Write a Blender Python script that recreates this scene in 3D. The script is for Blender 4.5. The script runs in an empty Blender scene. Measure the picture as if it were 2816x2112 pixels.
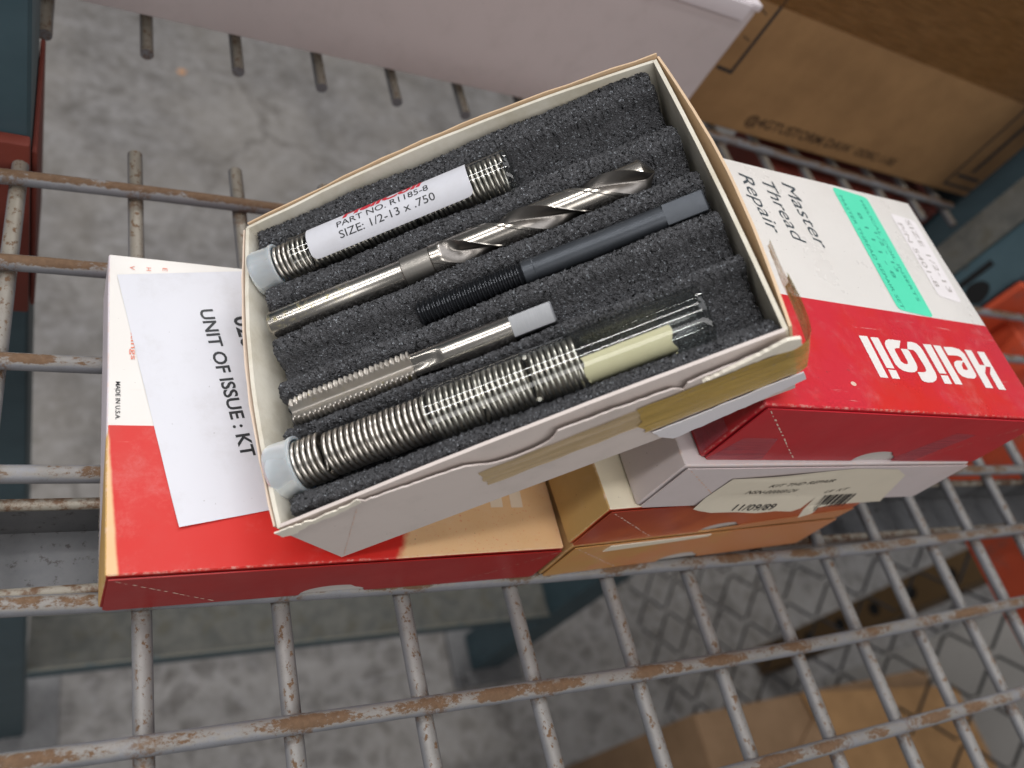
import bpy, bmesh, math, random
from mathutils import Vector, Matrix
random.seed(7)
MM = 0.001
# ------------------------------------------------------------------ camera, world, lights, exposure
sc = bpy.context.scene
COL = sc.collection
import numpy as np
def rodrigues(w):
    t = np.linalg.norm(w); k = w / t
    K = np.array([[0, -k[2], k[1]], [k[2], 0, -k[0]], [-k[1], k[0], 0]])
    return np.eye(3) + math.sin(t) * K + (1 - math.cos(t)) * K @ K
CW = np.array([-3.57155434, 0.19232219, -0.9596651])
CT = np.array([-220.43194, -91.66475, 361.02408])
Rc = rodrigues(CW)
CAM = -Rc.T @ CT
cam_d = bpy.data.cameras.new('camera'); cam = bpy.data.objects.new('camera', cam_d); COL.objects.link(cam)
cam_d.sensor_width = 36.0; cam_d.lens = 2249.41784 / 2816 * 36
M = Matrix(((Rc[0][0], -Rc[1][0], -Rc[2][0], CAM[0] * MM), (Rc[0][1], -Rc[1][1], -Rc[2][1], CAM[1] * MM),
            (Rc[0][2], -Rc[1][2], -Rc[2][2], CAM[2] * MM), (0, 0, 0, 1)))
cam.matrix_world = M
cam_d.clip_start = 0.01; cam_d.clip_end = 60
cam_d.dof.use_dof = True; cam_d.dof.focus_distance = 0.305; cam_d.dof.aperture_fstop = 8.2
sc.camera = cam
sc.render.resolution_x = 1024; sc.render.resolution_y = 768
world = bpy.data.worlds.new('World'); sc.world = world; world.use_nodes = True
bg = world.node_tree.nodes['Background']; bg.inputs[0].default_value = (0.95, 0.97, 1.0, 1); bg.inputs[1].default_value = 0.20
def area(name, loc, target, sx, sy, power, color):
    l = bpy.data.lights.new(name, 'AREA'); l.shape = 'RECTANGLE'; l.size = sx; l.size_y = sy; l.energy = power; l.color = color
    o = bpy.data.objects.new(name, l); COL.objects.link(o); o.location = loc
    zd = (Vector(loc) - Vector(target)).normalized(); xd = (Vector((1, 0, 0)) - zd * zd.x).normalized(); yd = zd.cross(xd)   # long side along world x
    o.rotation_euler = Matrix((xd, yd, zd)).transposed().to_euler()
    return o
# long fluorescent fixtures under the warehouse roof, a skylight, and an added low front fill
area('tube_or_fill_light', (-1.5, -0.50, 1.75), (-1.1, -0.4, 0), 2.0, 0.13, 27, (1.0, 0.985, 0.965))
area('tube_or_fill_light', (-1.5, 0.55, 1.75), (-1.1, 0.5, 0), 2.0, 0.13, 27, (1.0, 0.985, 0.965))
area('tube_or_fill_light', (0.6, 2.2, 2.0), (0.6, 1.9, 0), 2.4, 0.16, 72, (1.0, 0.985, 0.965))
area('tube_or_fill_light', (0.2, -1.15, 1.0), (0.25, -0.2, 0), 1.5, 0.45, 12.5, (1.0, 0.985, 0.965))  # added front fill, not a roof fixture; brightens the faces toward the camera
area('roof_skylight', (-0.2, 0.35, 1.9), (0.2, 0.0, 0), 1.6, 1.6, 27, (0.96, 0.97, 1.0))
sc.view_settings.view_transform = 'Standard'; sc.view_settings.look = 'None'
sc.view_settings.exposure = -0.5; sc.view_settings.gamma = 1.0
sc.cycles.use_denoising = True
sc.cycles.max_bounces = 6; sc.cycles.diffuse_bounces = 3; sc.cycles.glossy_bounces = 4; sc.cycles.transparent_max_bounces = 12; sc.cycles.caustics_reflective = False; sc.cycles.caustics_refractive = False

# ------------------------------------------------------------------ helpers: materials
def lin(h):
    c = [int(h[i:i + 2], 16) / 255 for i in (0, 2, 4)]
    return tuple((x / 12.92 if x <= 0.04045 else ((x + 0.055) / 1.055) ** 2.4) for x in c) + (1.0,)
class G:
    def __init__(s, name):
        s.m = bpy.data.materials.new(name); s.m.use_nodes = True; s.t = s.m.node_tree
        s.b = s.t.nodes['Principled BSDF']; s.out = s.t.nodes['Material Output']
        tc = s.t.nodes.new('ShaderNodeTexCoord')
        v = s.t.nodes.new('ShaderNodeVectorMath'); v.operation = 'SCALE'; v.inputs[3].default_value = 1000.0
        s.t.links.new(tc.outputs['Object'], v.inputs[0]); s.p = v.outputs[0]
        x = s.t.nodes.new('ShaderNodeSeparateXYZ'); s.t.links.new(s.p, x.inputs[0]); s.x, s.y, s.z = x.outputs
        ge = s.t.nodes.new('ShaderNodeTexCoord'); nx = s.t.nodes.new('ShaderNodeSeparateXYZ'); s.t.links.new(ge.outputs['Normal'], nx.inputs[0]); s.nx, s.ny, s.nz = nx.outputs
    def L(s, val, sock):
        if isinstance(val, bpy.types.NodeSocket): s.t.links.new(val, sock)
        elif isinstance(val, tuple) and len(val) == 3 and sock.type == 'RGBA': sock.default_value = val + (1.0,)
        else: sock.default_value = val
    def noise(s, scale, detail=4.0, rough=0.6, vec=None, w=0.0, out=0):
        n = s.t.nodes.new('ShaderNodeTexNoise'); n.inputs['Scale'].default_value = scale; n.inputs['Detail'].default_value = detail; n.inputs['Roughness'].default_value = rough
        v = vec or s.p
        if w:
            a = s.t.nodes.new('ShaderNodeVectorMath'); a.operation = 'ADD'; s.t.links.new(v, a.inputs[0]); a.inputs[1].default_value = (w, w * 1.7, -w); v = a.outputs[0]
        s.t.links.new(v, n.inputs['Vector']); return n.outputs[out]
    def vor(s, scale, feature='F1', out=0, vec=None):
        n = s.t.nodes.new('ShaderNodeTexVoronoi'); n.feature = feature; n.inputs['Scale'].default_value = scale
        s.t.links.new(vec or s.p, n.inputs['Vector']); return n.outputs[out]
    def stretch(s, sx, sy, sz, vec=None):
        a = s.t.nodes.new('ShaderNodeVectorMath'); a.operation = 'MULTIPLY'; s.t.links.new(vec or s.p, a.inputs[0]); a.inputs[1].default_value = (sx, sy, sz); return a.outputs[0]
    def warp(s, scale, amt):
        a = s.t.nodes.new('ShaderNodeVectorMath'); a.operation = 'MULTIPLY_ADD'; s.t.links.new(s.noise(scale, 3, out=1), a.inputs[0]); a.inputs[1].default_value = (amt,) * 3; s.t.links.new(s.p, a.inputs[2]); return a.outputs[0]
    def op(s, o, a, b=0.0, c=0.0):
        n = s.t.nodes.new('ShaderNodeMath'); n.operation = o
        for i, v in enumerate((a, b, c)): s.L(v, n.inputs[i])
        return n.outputs[0]
    def step(s, v, lo, hi):
        n = s.t.nodes.new('ShaderNodeMapRange'); n.interpolation_type = 'SMOOTHSTEP'; s.L(v, n.inputs[0]); n.inputs[1].default_value = lo; n.inputs[2].default_value = hi; return n.outputs[0]
    def mul(s, *a):
        r = a[0]
        for b in a[1:]: r = s.op('MULTIPLY', r, b)
        return r
    def mx(s, *a):
        r = a[0]
        for b in a[1:]: r = s.op('MAXIMUM', r, b)
        return r
    def inv(s, a): return s.op('SUBTRACT', 1.0, a)
    def mix(s, f, a, b, blend='MIX'):
        n = s.t.nodes.new('ShaderNodeMix'); n.data_type = 'RGBA'; n.blend_type = blend
        s.L(f, n.inputs[0]); s.L(a, n.inputs[6]); s.L(b, n.inputs[7]); return n.outputs[2]
    def bump(s, h, strength=0.3, dist=0.0002):
        n = s.t.nodes.new('ShaderNodeBump'); n.inputs['Strength'].default_value = strength; n.inputs['Distance'].default_value = dist
        s.L(h, n.inputs['Height']); s.t.links.new(n.outputs[0], s.b.inputs['Normal']); return s
    def set(s, **k):
        for n, v in k.items(): s.L(v, s.b.inputs[n.replace('_', ' ')])
        return s.m
def plain(name, col, rough=0.5, metal=0.0, var=0.12, scale=0.15):
    g = G(name); n = g.noise(scale, 5)
    c = g.mix(g.op('MULTIPLY', n, var * 2), col, tuple(x * 0.55 for x in col[:3]))
    return g.set(Base_Color=c, Roughness=rough, Metallic=metal)

# ------------------------------------------------------------------ helpers: meshes (all lengths in millimetres)
def link(o, parent=None):
    COL.objects.link(o)
    if parent: o.parent = parent
    return o
def mk(name, verts, faces, mat, parent=None, smooth=False, angle=None, off=(0, 0, 0)):
    me = bpy.data.meshes.new(name)
    me.from_pydata([((v[0] - off[0]) * MM, (v[1] - off[1]) * MM, (v[2] - off[2]) * MM) for v in verts], [], faces)
    me.update(); me.materials.append(mat)
    if smooth:
        me.polygons.foreach_set('use_smooth', [True] * len(me.polygons))
        if angle: me.set_sharp_from_angle(angle=math.radians(angle))
    return link(bpy.data.objects.new(name, me), parent)
def recalc(o):
    bm = bmesh.new(); bm.from_mesh(o.data); bmesh.ops.recalc_face_normals(bm, faces=bm.faces); bm.to_mesh(o.data); bm.free(); return o
def tag(o, label, cat, group=None, kind=None):
    o['label'] = label; o['category'] = cat
    if group: o['group'] = group
    if kind: o['kind'] = kind
    return o
def thing(name, loc, label, cat, group=None, rot=None):
    e = bpy.data.objects.new(name, None); e.empty_display_size = 0.01; COL.objects.link(e)
    m = Matrix.Translation(Vector(loc) * MM)
    if rot is not None: m = m @ rot.to_4x4()
    e.matrix_world = m
    return tag(e, label, cat, group)
def bx(x0, x1, y0, y1, z0, z1):
    v = [(x, y, z) for z in (z0, z1) for y in (y0, y1) for x in (x0, x1)]
    f = [(0, 2, 3, 1), (4, 5, 7, 6), (0, 1, 5, 4), (2, 6, 7, 3), (0, 4, 6, 2), (1, 3, 7, 5)]
    return v, f
def join(*ms):
    V, F = [], []
    for v, f in ms:
        n = len(V); V += list(v); F += [tuple(i + n for i in q) for q in f]
    return V, F
def bevbox(name, x0, x1, y0, y1, z0, z1, mat, parent, bev=1.0, seg=2, cuts=0, jit=0.0):
    bm = bmesh.new(); v, f = bx(x0, x1, y0, y1, z0, z1)
    vs = [bm.verts.new(Vector(p) * MM) for p in v]
    for q in f: bm.faces.new([vs[i] for i in q])
    bmesh.ops.recalc_face_normals(bm, faces=bm.faces)
    if bev: bmesh.ops.bevel(bm, geom=list(bm.edges), offset=bev * MM, segments=seg, affect='EDGES', profile=0.6)
    if cuts:
        long = [e for e in bm.edges if e.calc_length() > 8 * MM]
        bmesh.ops.subdivide_edges(bm, edges=long, cuts=cuts, use_grid_fill=True)
    if jit:
        for q in bm.verts:
            s = math.sin(q.co.x * 61 + q.co.z * 190) * math.cos(q.co.y * 83 + q.co.x * 30)
            q.co += q.normal * s * jit * MM
    me = bpy.data.meshes.new(name); bm.to_mesh(me); bm.free(); me.materials.append(mat)
    me.polygons.foreach_set('use_smooth', [True] * len(me.polygons)); me.set_sharp_from_angle(angle=math.radians(35))
    return link(bpy.data.objects.new(name, me), parent)
def tube(path, r, n=10, caps=True):
    V, F = [], []; P = [Vector(p) for p in path]
    up = Vector((0.13, 0.27, 1)).normalized()
    for i, p in enumerate(P):
        t = (P[min(i + 1, len(P) - 1)] - P[max(i - 1, 0)]).normalized()
        a = t.cross(up)
        if a.length < 1e-3: a = t.cross(Vector((1, 0, 0)))
        a.normalize(); b = t.cross(a)
        rr = r[i] if isinstance(r, (list, tuple)) else r
        for k in range(n):
            th = 2 * math.pi * k / n; V.append(p + a * rr * math.cos(th) + b * rr * math.sin(th))
    for i in range(len(P) - 1):
        for k in range(n):
            k2 = (k + 1) % n; F.append((i * n + k, i * n + k2, (i + 1) * n + k2, (i + 1) * n + k))
    if caps:
        F.append(tuple(range(n - 1, -1, -1))); m = (len(P) - 1) * n; F.append(tuple(range(m, m + n)))
    return [tuple(v) for v in V], F
def lathe(prof, n=32, b=0.0, c=0.0):      # profile (a, r) along the local x axis, centred on (b, c)
    V, F = [], []
    for a, r in prof:
        for k in range(n):
            th = 2 * math.pi * k / n; V.append((a, b + r * math.cos(th), c + r * math.sin(th)))
    for i in range(len(prof) - 1):
        for k in range(n):
            k2 = (k + 1) % n; F.append((i * n + k, (i + 1) * n + k, (i + 1) * n + k2, i * n + k2))
    if prof[0][1] > 0.01: F.append(tuple(range(n)))
    if prof[-1][1] > 0.01: m = (len(prof) - 1) * n; F.append(tuple(range(m + n - 1, m - 1, -1)))
    return V, F
def section(rings, b=0.0, c=0.0):         # rings: list of (a, [(y, z), ...])
    V, F = [], []; n = len(rings[0][1])
    for a, pts in rings: V += [(a, b + y, c + z) for y, z in pts]
    for i in range(len(rings) - 1):
        for k in range(n):
            k2 = (k + 1) % n; F.append((i * n + k, (i + 1) * n + k, (i + 1) * n + k2, i * n + k2))
    F.append(tuple(range(n))); m = (len(rings) - 1) * n; F.append(tuple(range(m + n - 1, m - 1, -1)))
    return V, F
def shape2d(loops):                        # filled 2D outline (with holes) -> verts, faces
    cu = bpy.data.curves.new('outline', 'CURVE'); cu.dimensions = '2D'; cu.fill_mode = 'BOTH'
    for lp in loops:
        s = cu.splines.new('POLY'); s.points.add(len(lp) - 1); s.use_cyclic_u = True
        for i, q in enumerate(lp): s.points[i].co = (q[0], q[1], 0, 1)
    o = bpy.data.objects.new('outline', cu); COL.objects.link(o)
    bpy.context.view_layer.update(); me = bpy.data.meshes.new_from_object(o.evaluated_get(bpy.context.evaluated_depsgraph_get()))
    V = [(v.co.x, v.co.y) for v in me.vertices]; F = [tuple(p.vertices) for p in me.polygons]
    bpy.data.objects.remove(o); bpy.data.curves.remove(cu); bpy.data.meshes.remove(me); return V, F
def text2d(body, weight=0.0, shear=0.0, spacing=1.0):
    cu = bpy.data.curves.new('letters', 'FONT'); cu.body = body; cu.size = 1.0; cu.offset = weight; cu.shear = shear; cu.space_character = spacing; cu.resolution_u = 3
    o = bpy.data.objects.new('letters', cu); COL.objects.link(o)
    bpy.context.view_layer.update(); me = bpy.data.meshes.new_from_object(o.evaluated_get(bpy.context.evaluated_depsgraph_get()))
    V = [(v.co.x, v.co.y) for v in me.vertices]; F = [tuple(p.vertices) for p in me.polygons]
    bpy.data.objects.remove(o); bpy.data.curves.remove(cu); bpy.data.meshes.remove(me); return V, F
def flat(VF, org, xd, yd, sx=1.0, sy=1.0):
    V, F = VF; org, xd, yd = Vector(org), Vector(xd), Vector(yd)
    return [tuple(org + xd * (u * sx) + yd * (v * sy)) for u, v in V], F
def lettering(body, p0, xd, yd, length, height, mat, parent, weight=0.0, shear=0.0, spacing=1.0, name='lettering'):
    V, F = text2d(body, weight, shear, spacing)
    u0 = min(v[0] for v in V); u1 = max(v[0] for v in V)
    V = [(v[0] - u0, v[1]) for v in V]
    return mk(name, *flat((V, F), p0, Vector(xd).normalized(), Vector(yd).normalized(), length / (u1 - u0), height / 0.69), mat, parent)
def slab(VF, org, xd, yd, th, nd=None):    # flat outline given a real thickness
    V, F = flat(VF, org, xd, yd); nd = Vector(nd) if nd else Vector(xd).cross(Vector(yd)); n = len(V)
    V2 = V + [tuple(Vector(v) + nd * th) for v in V]
    cnt = {}
    for f in F:
        for i in range(len(f)):
            e = (f[i], f[(i + 1) % len(f)]); cnt[e] = 1
    F2 = [tuple(reversed(f)) for f in F] + [tuple(i + n for i in f) for f in F]
    for (a, b) in list(cnt):
        if (b, a) not in cnt: F2.append((a, b, b + n, a + n))
    return V2, F2

# ------------------------------------------------------------------ materials
def m_wire(name, cross):
    g = G(name); up = g.step(g.nz, 0.1, 0.95)
    if cross:       # wires running away from the viewer: small rust pits along the crown on a chalky coat
        st = g.stretch(1, 0.75, 1)
        pit = g.mul(g.step(g.noise(0.36, 5, 0.72, vec=st), 0.55, 0.60), g.step(g.op('ADD', g.nz, g.mul(g.noise(0.05, 3, w=40), 0.5)), 0.75, 1.05))
        rust = g.mx(pit, g.mul(g.step(g.noise(0.12, 5, 0.7, w=18), 0.66, 0.70), 0.8))
        chalk = g.mul(up, g.op('ADD', 0.35, g.mul(g.step(g.y, -150, 0), 0.4)))
    else:           # wires running across: worn brown strips along the top
        n1 = g.noise(0.05, 5, 0.62, vec=g.stretch(0.75, 1, 1)); n2 = g.noise(0.6, 7, 0.8, vec=g.stretch(0.6, 1, 1), w=31)
        band = g.op('ADD', g.op('MULTIPLY', up, 0.34), g.op('ADD', g.op('MULTIPLY', n1, 0.62), g.op('MULTIPLY', n2, 0.42)))
        more = g.mul(g.step(g.y, -120, 20), 0.055)
        rust = g.step(g.op('ADD', band, more), 0.835, 0.89)
        rust = g.mx(rust, g.mul(g.step(g.noise(0.2, 5, 0.75, w=18), 0.67, 0.70), 0.9))
        chalk = g.mul(g.step(band, 0.70, 0.84), 0.4)
    per, co, of = (49.2, g.y, 1.0) if cross else (50.8, g.x, 0.0)
    jd = g.op('ABSOLUTE', g.op('SUBTRACT', g.op('FLOORED_MODULO', g.op('ADD', co, 5080 * 0 + per * 20.5 + of), per), per / 2))
    joint = g.mul(g.inv(g.step(jd, 2.5, 7.0)), g.step(g.noise(0.5, 5, 0.75, w=63), 0.42, 0.6))
    rust = g.mx(rust, g.mul(joint, 0.85))
    grey = g.mix(g.noise(0.10, 5, w=5), lin('6f7074'), lin('8b8b90'))
    dusty = g.mix(chalk, grey, g.mix(g.noise(0.3, 4, w=2), lin('968e7d'), lin('867a66')))
    rc = g.mix(g.noise(0.5, 4, w=9), lin('4e3826'), lin('7a5f47'))
    dusty = g.mix(g.mul(g.step(g.noise(1.1, 5, 0.8, w=71), 0.56, 0.7), 0.5), dusty, lin('544c44'))
    g.bump(g.op('ADD', g.mul(rust, -0.5), g.mul(g.noise(1.2, 4), 0.6)), 0.3, 0.0004)
    return g.set(Base_Color=g.mix(rust, dusty, rc), Roughness=g.op('ADD', 0.52, g.mul(rust, 0.3)), Metallic=g.mul(g.inv(rust), 0.15))
def m_channel():
    g = G('channel_steel'); n = g.noise(0.06, 6, 0.65); s = g.step(g.noise(0.2, 6, 0.7, w=3), 0.56, 0.66)
    c = g.mix(n, lin('55565a'), lin('7f7e7e')); c = g.mix(g.mul(s, 0.7), c, lin('3a322c'))
    return g.set(Base_Color=c, Roughness=0.5, Metallic=0.3)
def m_rustlip():
    g = G('rusty_channel_lip'); n = g.step(g.noise(0.15, 6, 0.7), 0.42, 0.6)
    return g.set(Base_Color=g.mix(n, lin('9b9488'), lin('6a4f3a')), Roughness=0.6, Metallic=0.2)
def m_blue():
    g = G('blue_rack_paint'); n = g.noise(0.03, 6, 0.6); sc_ = g.step(g.noise(0.12, 5, 0.7, vec=g.stretch(1, 1, 0.2)), 0.66, 0.7)
    dust = g.mul(g.step(g.nz, 0.5, 0.9), g.step(g.noise(0.05, 5, w=4), 0.25, 0.5))
    c = g.mix(n, lin('31474f'), lin('4d646d')); c = g.mix(sc_, c, lin('4a3a33')); c = g.mix(dust, c, lin('6d6b61'))
    return g.set(Base_Color=c, Roughness=0.55)
def m_bluedusty():
    g = G('dust_coated_blue_paint'); n = g.noise(0.05, 6, 0.65)
    c = g.mix(g.step(n, 0.3, 0.7), lin('50514e'), lin('666560')); c = g.mix(g.step(g.noise(0.03, 4, w=8), 0.5, 0.68), c, lin('57554c'))
    return g.set(Base_Color=c, Roughness=0.85)
def m_orange():
    g = G('orange_rack_paint'); n = g.noise(0.04, 6, 0.65); d = g.step(g.noise(0.025, 6, 0.7, w=12), 0.52, 0.66)
    c = g.mix(n, lin('a83a20'), lin('c4512c')); c = g.mix(g.mul(d, 0.6), c, lin('7a5048'))
    return g.set(Base_Color=c, Roughness=0.6)
def m_floor():
    g = G('stained_concrete'); wv = g.warp(0.012, 60)
    n1 = g.noise(0.010, 9, 0.72); n0 = g.noise(0.0025, 5, 0.6, w=90); n2 = g.noise(0.035, 8, 0.78, w=200); grit = g.noise(0.25, 5, 0.8, w=9)
    web = g.inv(g.step(g.vor(0.022, 'DISTANCE_TO_EDGE', vec=wv), 0.04, 0.30))
    webm = g.mul(web, g.mx(g.mul(g.step(g.noise(0.006, 4, w=55), 0.45, 0.62), 0.6), g.inv(g.step(g.y, 120, 420))), g.step(n2, 0.25, 0.5))
    c = g.mix(g.step(n1, 0.28, 0.72), lin('5d5955'), lin('868382')); c = g.mix(g.mul(g.step(n2, 0.46, 0.68), 0.5), c, lin('a3a1a3'))
    c = g.mix(g.mul(g.step(n0, 0.40, 0.66), 0.45), c, lin('8d8780')); c = g.mix(g.mul(webm, 0.36), c, lin('a8a5a3'))
    c = g.mix(g.mul(g.step(g.noise(0.02, 8, 0.8, w=340), 0.57, 0.70), 0.6), c, lin('5d5853'))
    c = g.mix(g.mul(g.step(grit, 0.60, 0.72), 0.5), c, lin('57534f'))
    crack = g.inv(g.step(g.vor(0.0019, 'DISTANCE_TO_EDGE', vec=g.warp(0.02, 90)), 0.004, 0.022)); c = g.mix(g.mul(crack, g.step(n0, 0.42, 0.6), 0.5), c, lin('544f4a'))
    scuff = g.mul(g.step(g.noise(0.004, 6, 0.7, vec=g.stretch(1, 9, 1)), 0.60, 0.68), 0.35); c = g.mix(scuff, c, lin('b0aeb0'))
    g.bump(n2, 0.3, 0.002); return g.set(Base_Color=c, Roughness=0.8)
RED = lin('c6221a'); RED2 = lin('b81a1e'); TANF = lin('dcae7c'); AMB = lin('c19a5c'); WHT = lin('d8d3ce'); LIL = lin('cfc4c4'); ORG = lin('bf4a24')
def edgewear(g, L, D, H, c):
    n = g.noise(0.5, 5, 0.7, w=50)
    ez = g.step(g.z, H - 1.1, H - 0.35); ex = g.mx(g.step(g.x, L - 1.0, L - 0.3), g.inv(g.step(g.x, 0.3, 1.0))); ey = g.mx(g.step(g.y, D - 1.0, D - 0.3), g.inv(g.step(g.y, 0.3, 1.0)))
    e = g.mx(g.mul(ez, ex), g.mul(ez, ey), g.mul(ex, ey))
    return g.mix(g.mul(e, g.step(n, 0.46, 0.66), 0.5), c, lin('e0c0b0'))
def carton(name, L, D, H, top, left, front, split=56.0, rough=0.38):
    g = G(name); n = g.noise(0.03, 6, 0.65); fine = g.noise(0.8, 4, 0.6, w=9)
    t = g.step(g.nz, 0.5, 0.7); lf = g.step(g.op('MULTIPLY', g.nx, -1.0), 0.5, 0.7)
    c = g.mix(t, front(g), top(g)); c = g.mix(lf, c, left(g))
    c = g.mix(g.mul(g.step(n, 0.5, 0.8), 0.10), c, lin('8a7a6c')); c = edgewear(g, L, D, H, c)
    smudge = g.step(g.noise(0.02, 5, 0.7, w=70), 0.35, 0.7)
    scr = g.mul(g.step(g.noise(0.22, 4, 0.7, vec=g.stretch(0.12, 1.6, 1.6), w=15), 0.66, 0.72), 0.28); c = g.mix(scr, c, lin('e0cfc8'))
    dots = g.mul(g.step(g.noise(0.7, 3, 0.5, w=44), 0.72, 0.76), 0.5); c = g.mix(dots, c, lin('5e4038'))
    dust = g.mul(g.step(g.noise(0.045, 7, 0.75, w=21), 0.5, 0.85), 0.22); c = g.mix(dust, c, lin('cfc3bd'))
    g.bump(g.op('ADD', g.noise(0.06, 3), g.mul(fine, 0.05)), 0.25, 0.0006)
    return g.set(Base_Color=c, Roughness=g.op('ADD', rough, g.mul(smudge, 0.22)), Coat_Weight=0.0)
def m_paper(name, col, rough=0.55, smut=0.12):
    g = G(name); n = g.noise(0.05, 6, 0.7); sp = g.step(g.noise(0.55, 3, 0.5, w=3), 0.72, 0.76)
    c = g.mix(g.mul(g.step(n, 0.45, 0.8), smut), col, lin('9a938c')); c = g.mix(g.mul(sp, 0.35), c, lin('77706c'))
    g.bump(g.noise(0.04, 3), 0.2, 0.0006); return g.set(Base_Color=c, Roughness=rough)
def m_card(name, a, b, grain=0.6):
    g = G(name); n = g.noise(0.02, 6, 0.65); gr = g.noise(1.0, 3, 0.6, vec=g.stretch(0.5, 0.5, 0.03))
    c = g.mix(g.step(n, 0.3, 0.7), a, b); c = g.mix(g.mul(gr, 0.25 * grain), c, tuple(x * 0.6 for x in b[:3]))
    g.bump(gr, 0.12, 0.0005); return g.set(Base_Color=c, Roughness=0.75)
def m_steel(name, a, b, rough, brush=True):
    g = G(name); n = g.noise(0.7, 4, 0.6, vec=g.stretch(8, 0.4, 0.4) if brush else None)
    g.bump(n, 0.06, 0.0001)
    return g.set(Base_Color=g.mix(n, a, b), Metallic=1.0, Roughness=g.op('ADD', rough, g.mul(n, 0.12)))
def m_foam():
    g = G('charcoal_foam'); v = g.vor(2.0, 'F1', 0); col = g.vor(2.0, 'F1', 1); n = g.noise(0.9, 5, 0.75)
    sx = g.t.nodes.new('ShaderNodeSeparateXYZ'); g.t.links.new(col, sx.inputs[0])
    painted_glint = g.step(sx.outputs[0], 0.93, 0.97)
    c = g.mix(n, lin('3c3c3f'), lin('727276')); c = g.mix(g.mul(painted_glint, 0.75), c, lin('b4b9c0'))  # foam sparkle painted in as pale specks of base colour
    g.bump(g.op('ADD', v, g.mul(n, 0.7)), 1.0, 0.0011)
    return g.set(Base_Color=c, Roughness=g.op('SUBTRACT', 0.72, g.mul(painted_glint, 0.5)), Specular_IOR_Level=0.6)
def m_glass(name, ior):
    g = G(name); t = g.t; tr = t.nodes.new('ShaderNodeBsdfTransparent'); tr.inputs[0].default_value = (0.97, 0.98, 0.975, 1)
    gl = t.nodes.new('ShaderNodeBsdfGlossy'); gl.inputs['Roughness'].default_value = 0.02
    lw = t.nodes.new('ShaderNodeLayerWeight'); lw.inputs[0].default_value = 0.5
    fac = g.op('ADD', ior, g.op('MULTIPLY', g.op('POWER', lw.outputs[1], 3.2), 0.6))
    t.links.new(g.mix(g.op('POWER', lw.outputs[1], 3.0), (0.97, 0.98, 0.975), (0.50, 0.53, 0.52)), tr.inputs[0])
    ms = t.nodes.new('ShaderNodeMixShader'); t.links.new(fac, ms.inputs[0]); t.links.new(tr.outputs[0], ms.inputs[1]); t.links.new(gl.outputs[0], ms.inputs[2])
    t.links.new(ms.outputs[0], g.out.inputs[0]); t.nodes.remove(g.b); return g.m
def m_tape(name, col, alpha):
    g = G(name); n = g.noise(0.25, 5, 0.65, vec=g.stretch(0.25, 1, 2.0)); w = g.noise(0.05, 4, w=20)
    streak = g.step(g.noise(0.35, 5, 0.7, vec=g.stretch(0.10, 1, 2.2), w=7), 0.35, 0.7); c = g.mix(streak, col, tuple(x * 0.6 for x in col[:3])); g.bump(g.op('ADD', n, g.mul(w, 2.0)), 0.5, 0.0006)
    return g.set(Base_Color=c, Roughness=g.op('ADD', 0.16, g.mul(streak, 0.2)), Alpha=g.op('ADD', alpha - 0.30, g.op('ADD', g.mul(w, 0.35), g.mul(streak, 0.22))))
MW = m_wire('rusty_cross_wire', False); MV = m_wire('pitted_wire', True); MCH = m_channel(); MLIP = m_rustlip(); MBL = m_blue(); MBD = m_bluedusty(); MOR = m_orange(); MFL = m_floor()
INK = plain('black_ink', lin('26282c'), 0.5, 0, 0.05); INKG = plain('faded_grey_ink', lin('a39a96'), 0.6, 0, 0.2); INKR = plain('red_ink', lin('c8283a'), 0.45, 0, 0.05); INKO = plain('faded_orange_ink', lin('e2806a'), 0.5, 0, 0.1)
LOGOW = plain('white_print', lin('e8e2de'), 0.4, 0, 0.05); LOGOT = plain('bleached_print', lin('e6d2bb'), 0.45, 0, 0.05)
MSCORE = plain('scuffed_card_edge', lin('e0bfae'), 0.8, 0, 0.2, 1.0)
MPINK = m_paper('pale_pink_grey_board', LIL, 0.42, 0.18); MCREAM = m_paper('cream_card_inside', lin('d9d4c6'), 0.6, 0.22); MEDGE = m_paper('bare_card_edge', lin('e4dccd'), 0.75, 0.25)
MPAPER = m_paper('white_label_paper', lin('d0d0d7'), 0.5, 0.25); MLAB = m_paper('aged_label_paper', lin('ddd3c0'), 0.55, 0.15)
MKRAFT = m_card('kraft_corrugated_board', lin('8f6c46'), lin('a27c52')); MKRAFT2 = m_card('pale_kraft_board', lin('82664a'), lin('937558'))

MOB = plain('brick_red_paint_and_shade', lin('80382b'), 0.65, 0, 0.35, 0.05)  # the bracket's dull paint; on the back beam it carries painted shade
# ------------------------------------------------------------------ the setting: floor
FZ = -1200.0
me = mk('floor', [(-4000, -3500, FZ), (6000, -3500, FZ), (6000, 7000, FZ), (-4000, 7000, FZ)], [(0, 1, 2, 3)], MFL); me['kind'] = 'structure'
ch = mk('floor_chip', *lathe([(0, 0.1), (4, 9), (9, 12), (14, 9), (17, 0.1)], 9), plain('orange_crumb', lin('c89468'), 0.8), None, True); ch.location = (0.278, 1.661, (FZ + 3) * MM); ch.rotation_euler = (0, math.radians(80), 0.4); ch.scale = (0.6, 1, 1.3)
tag(ch, 'small pale orange crumb lying alone on the concrete floor', 'debris')

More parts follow.
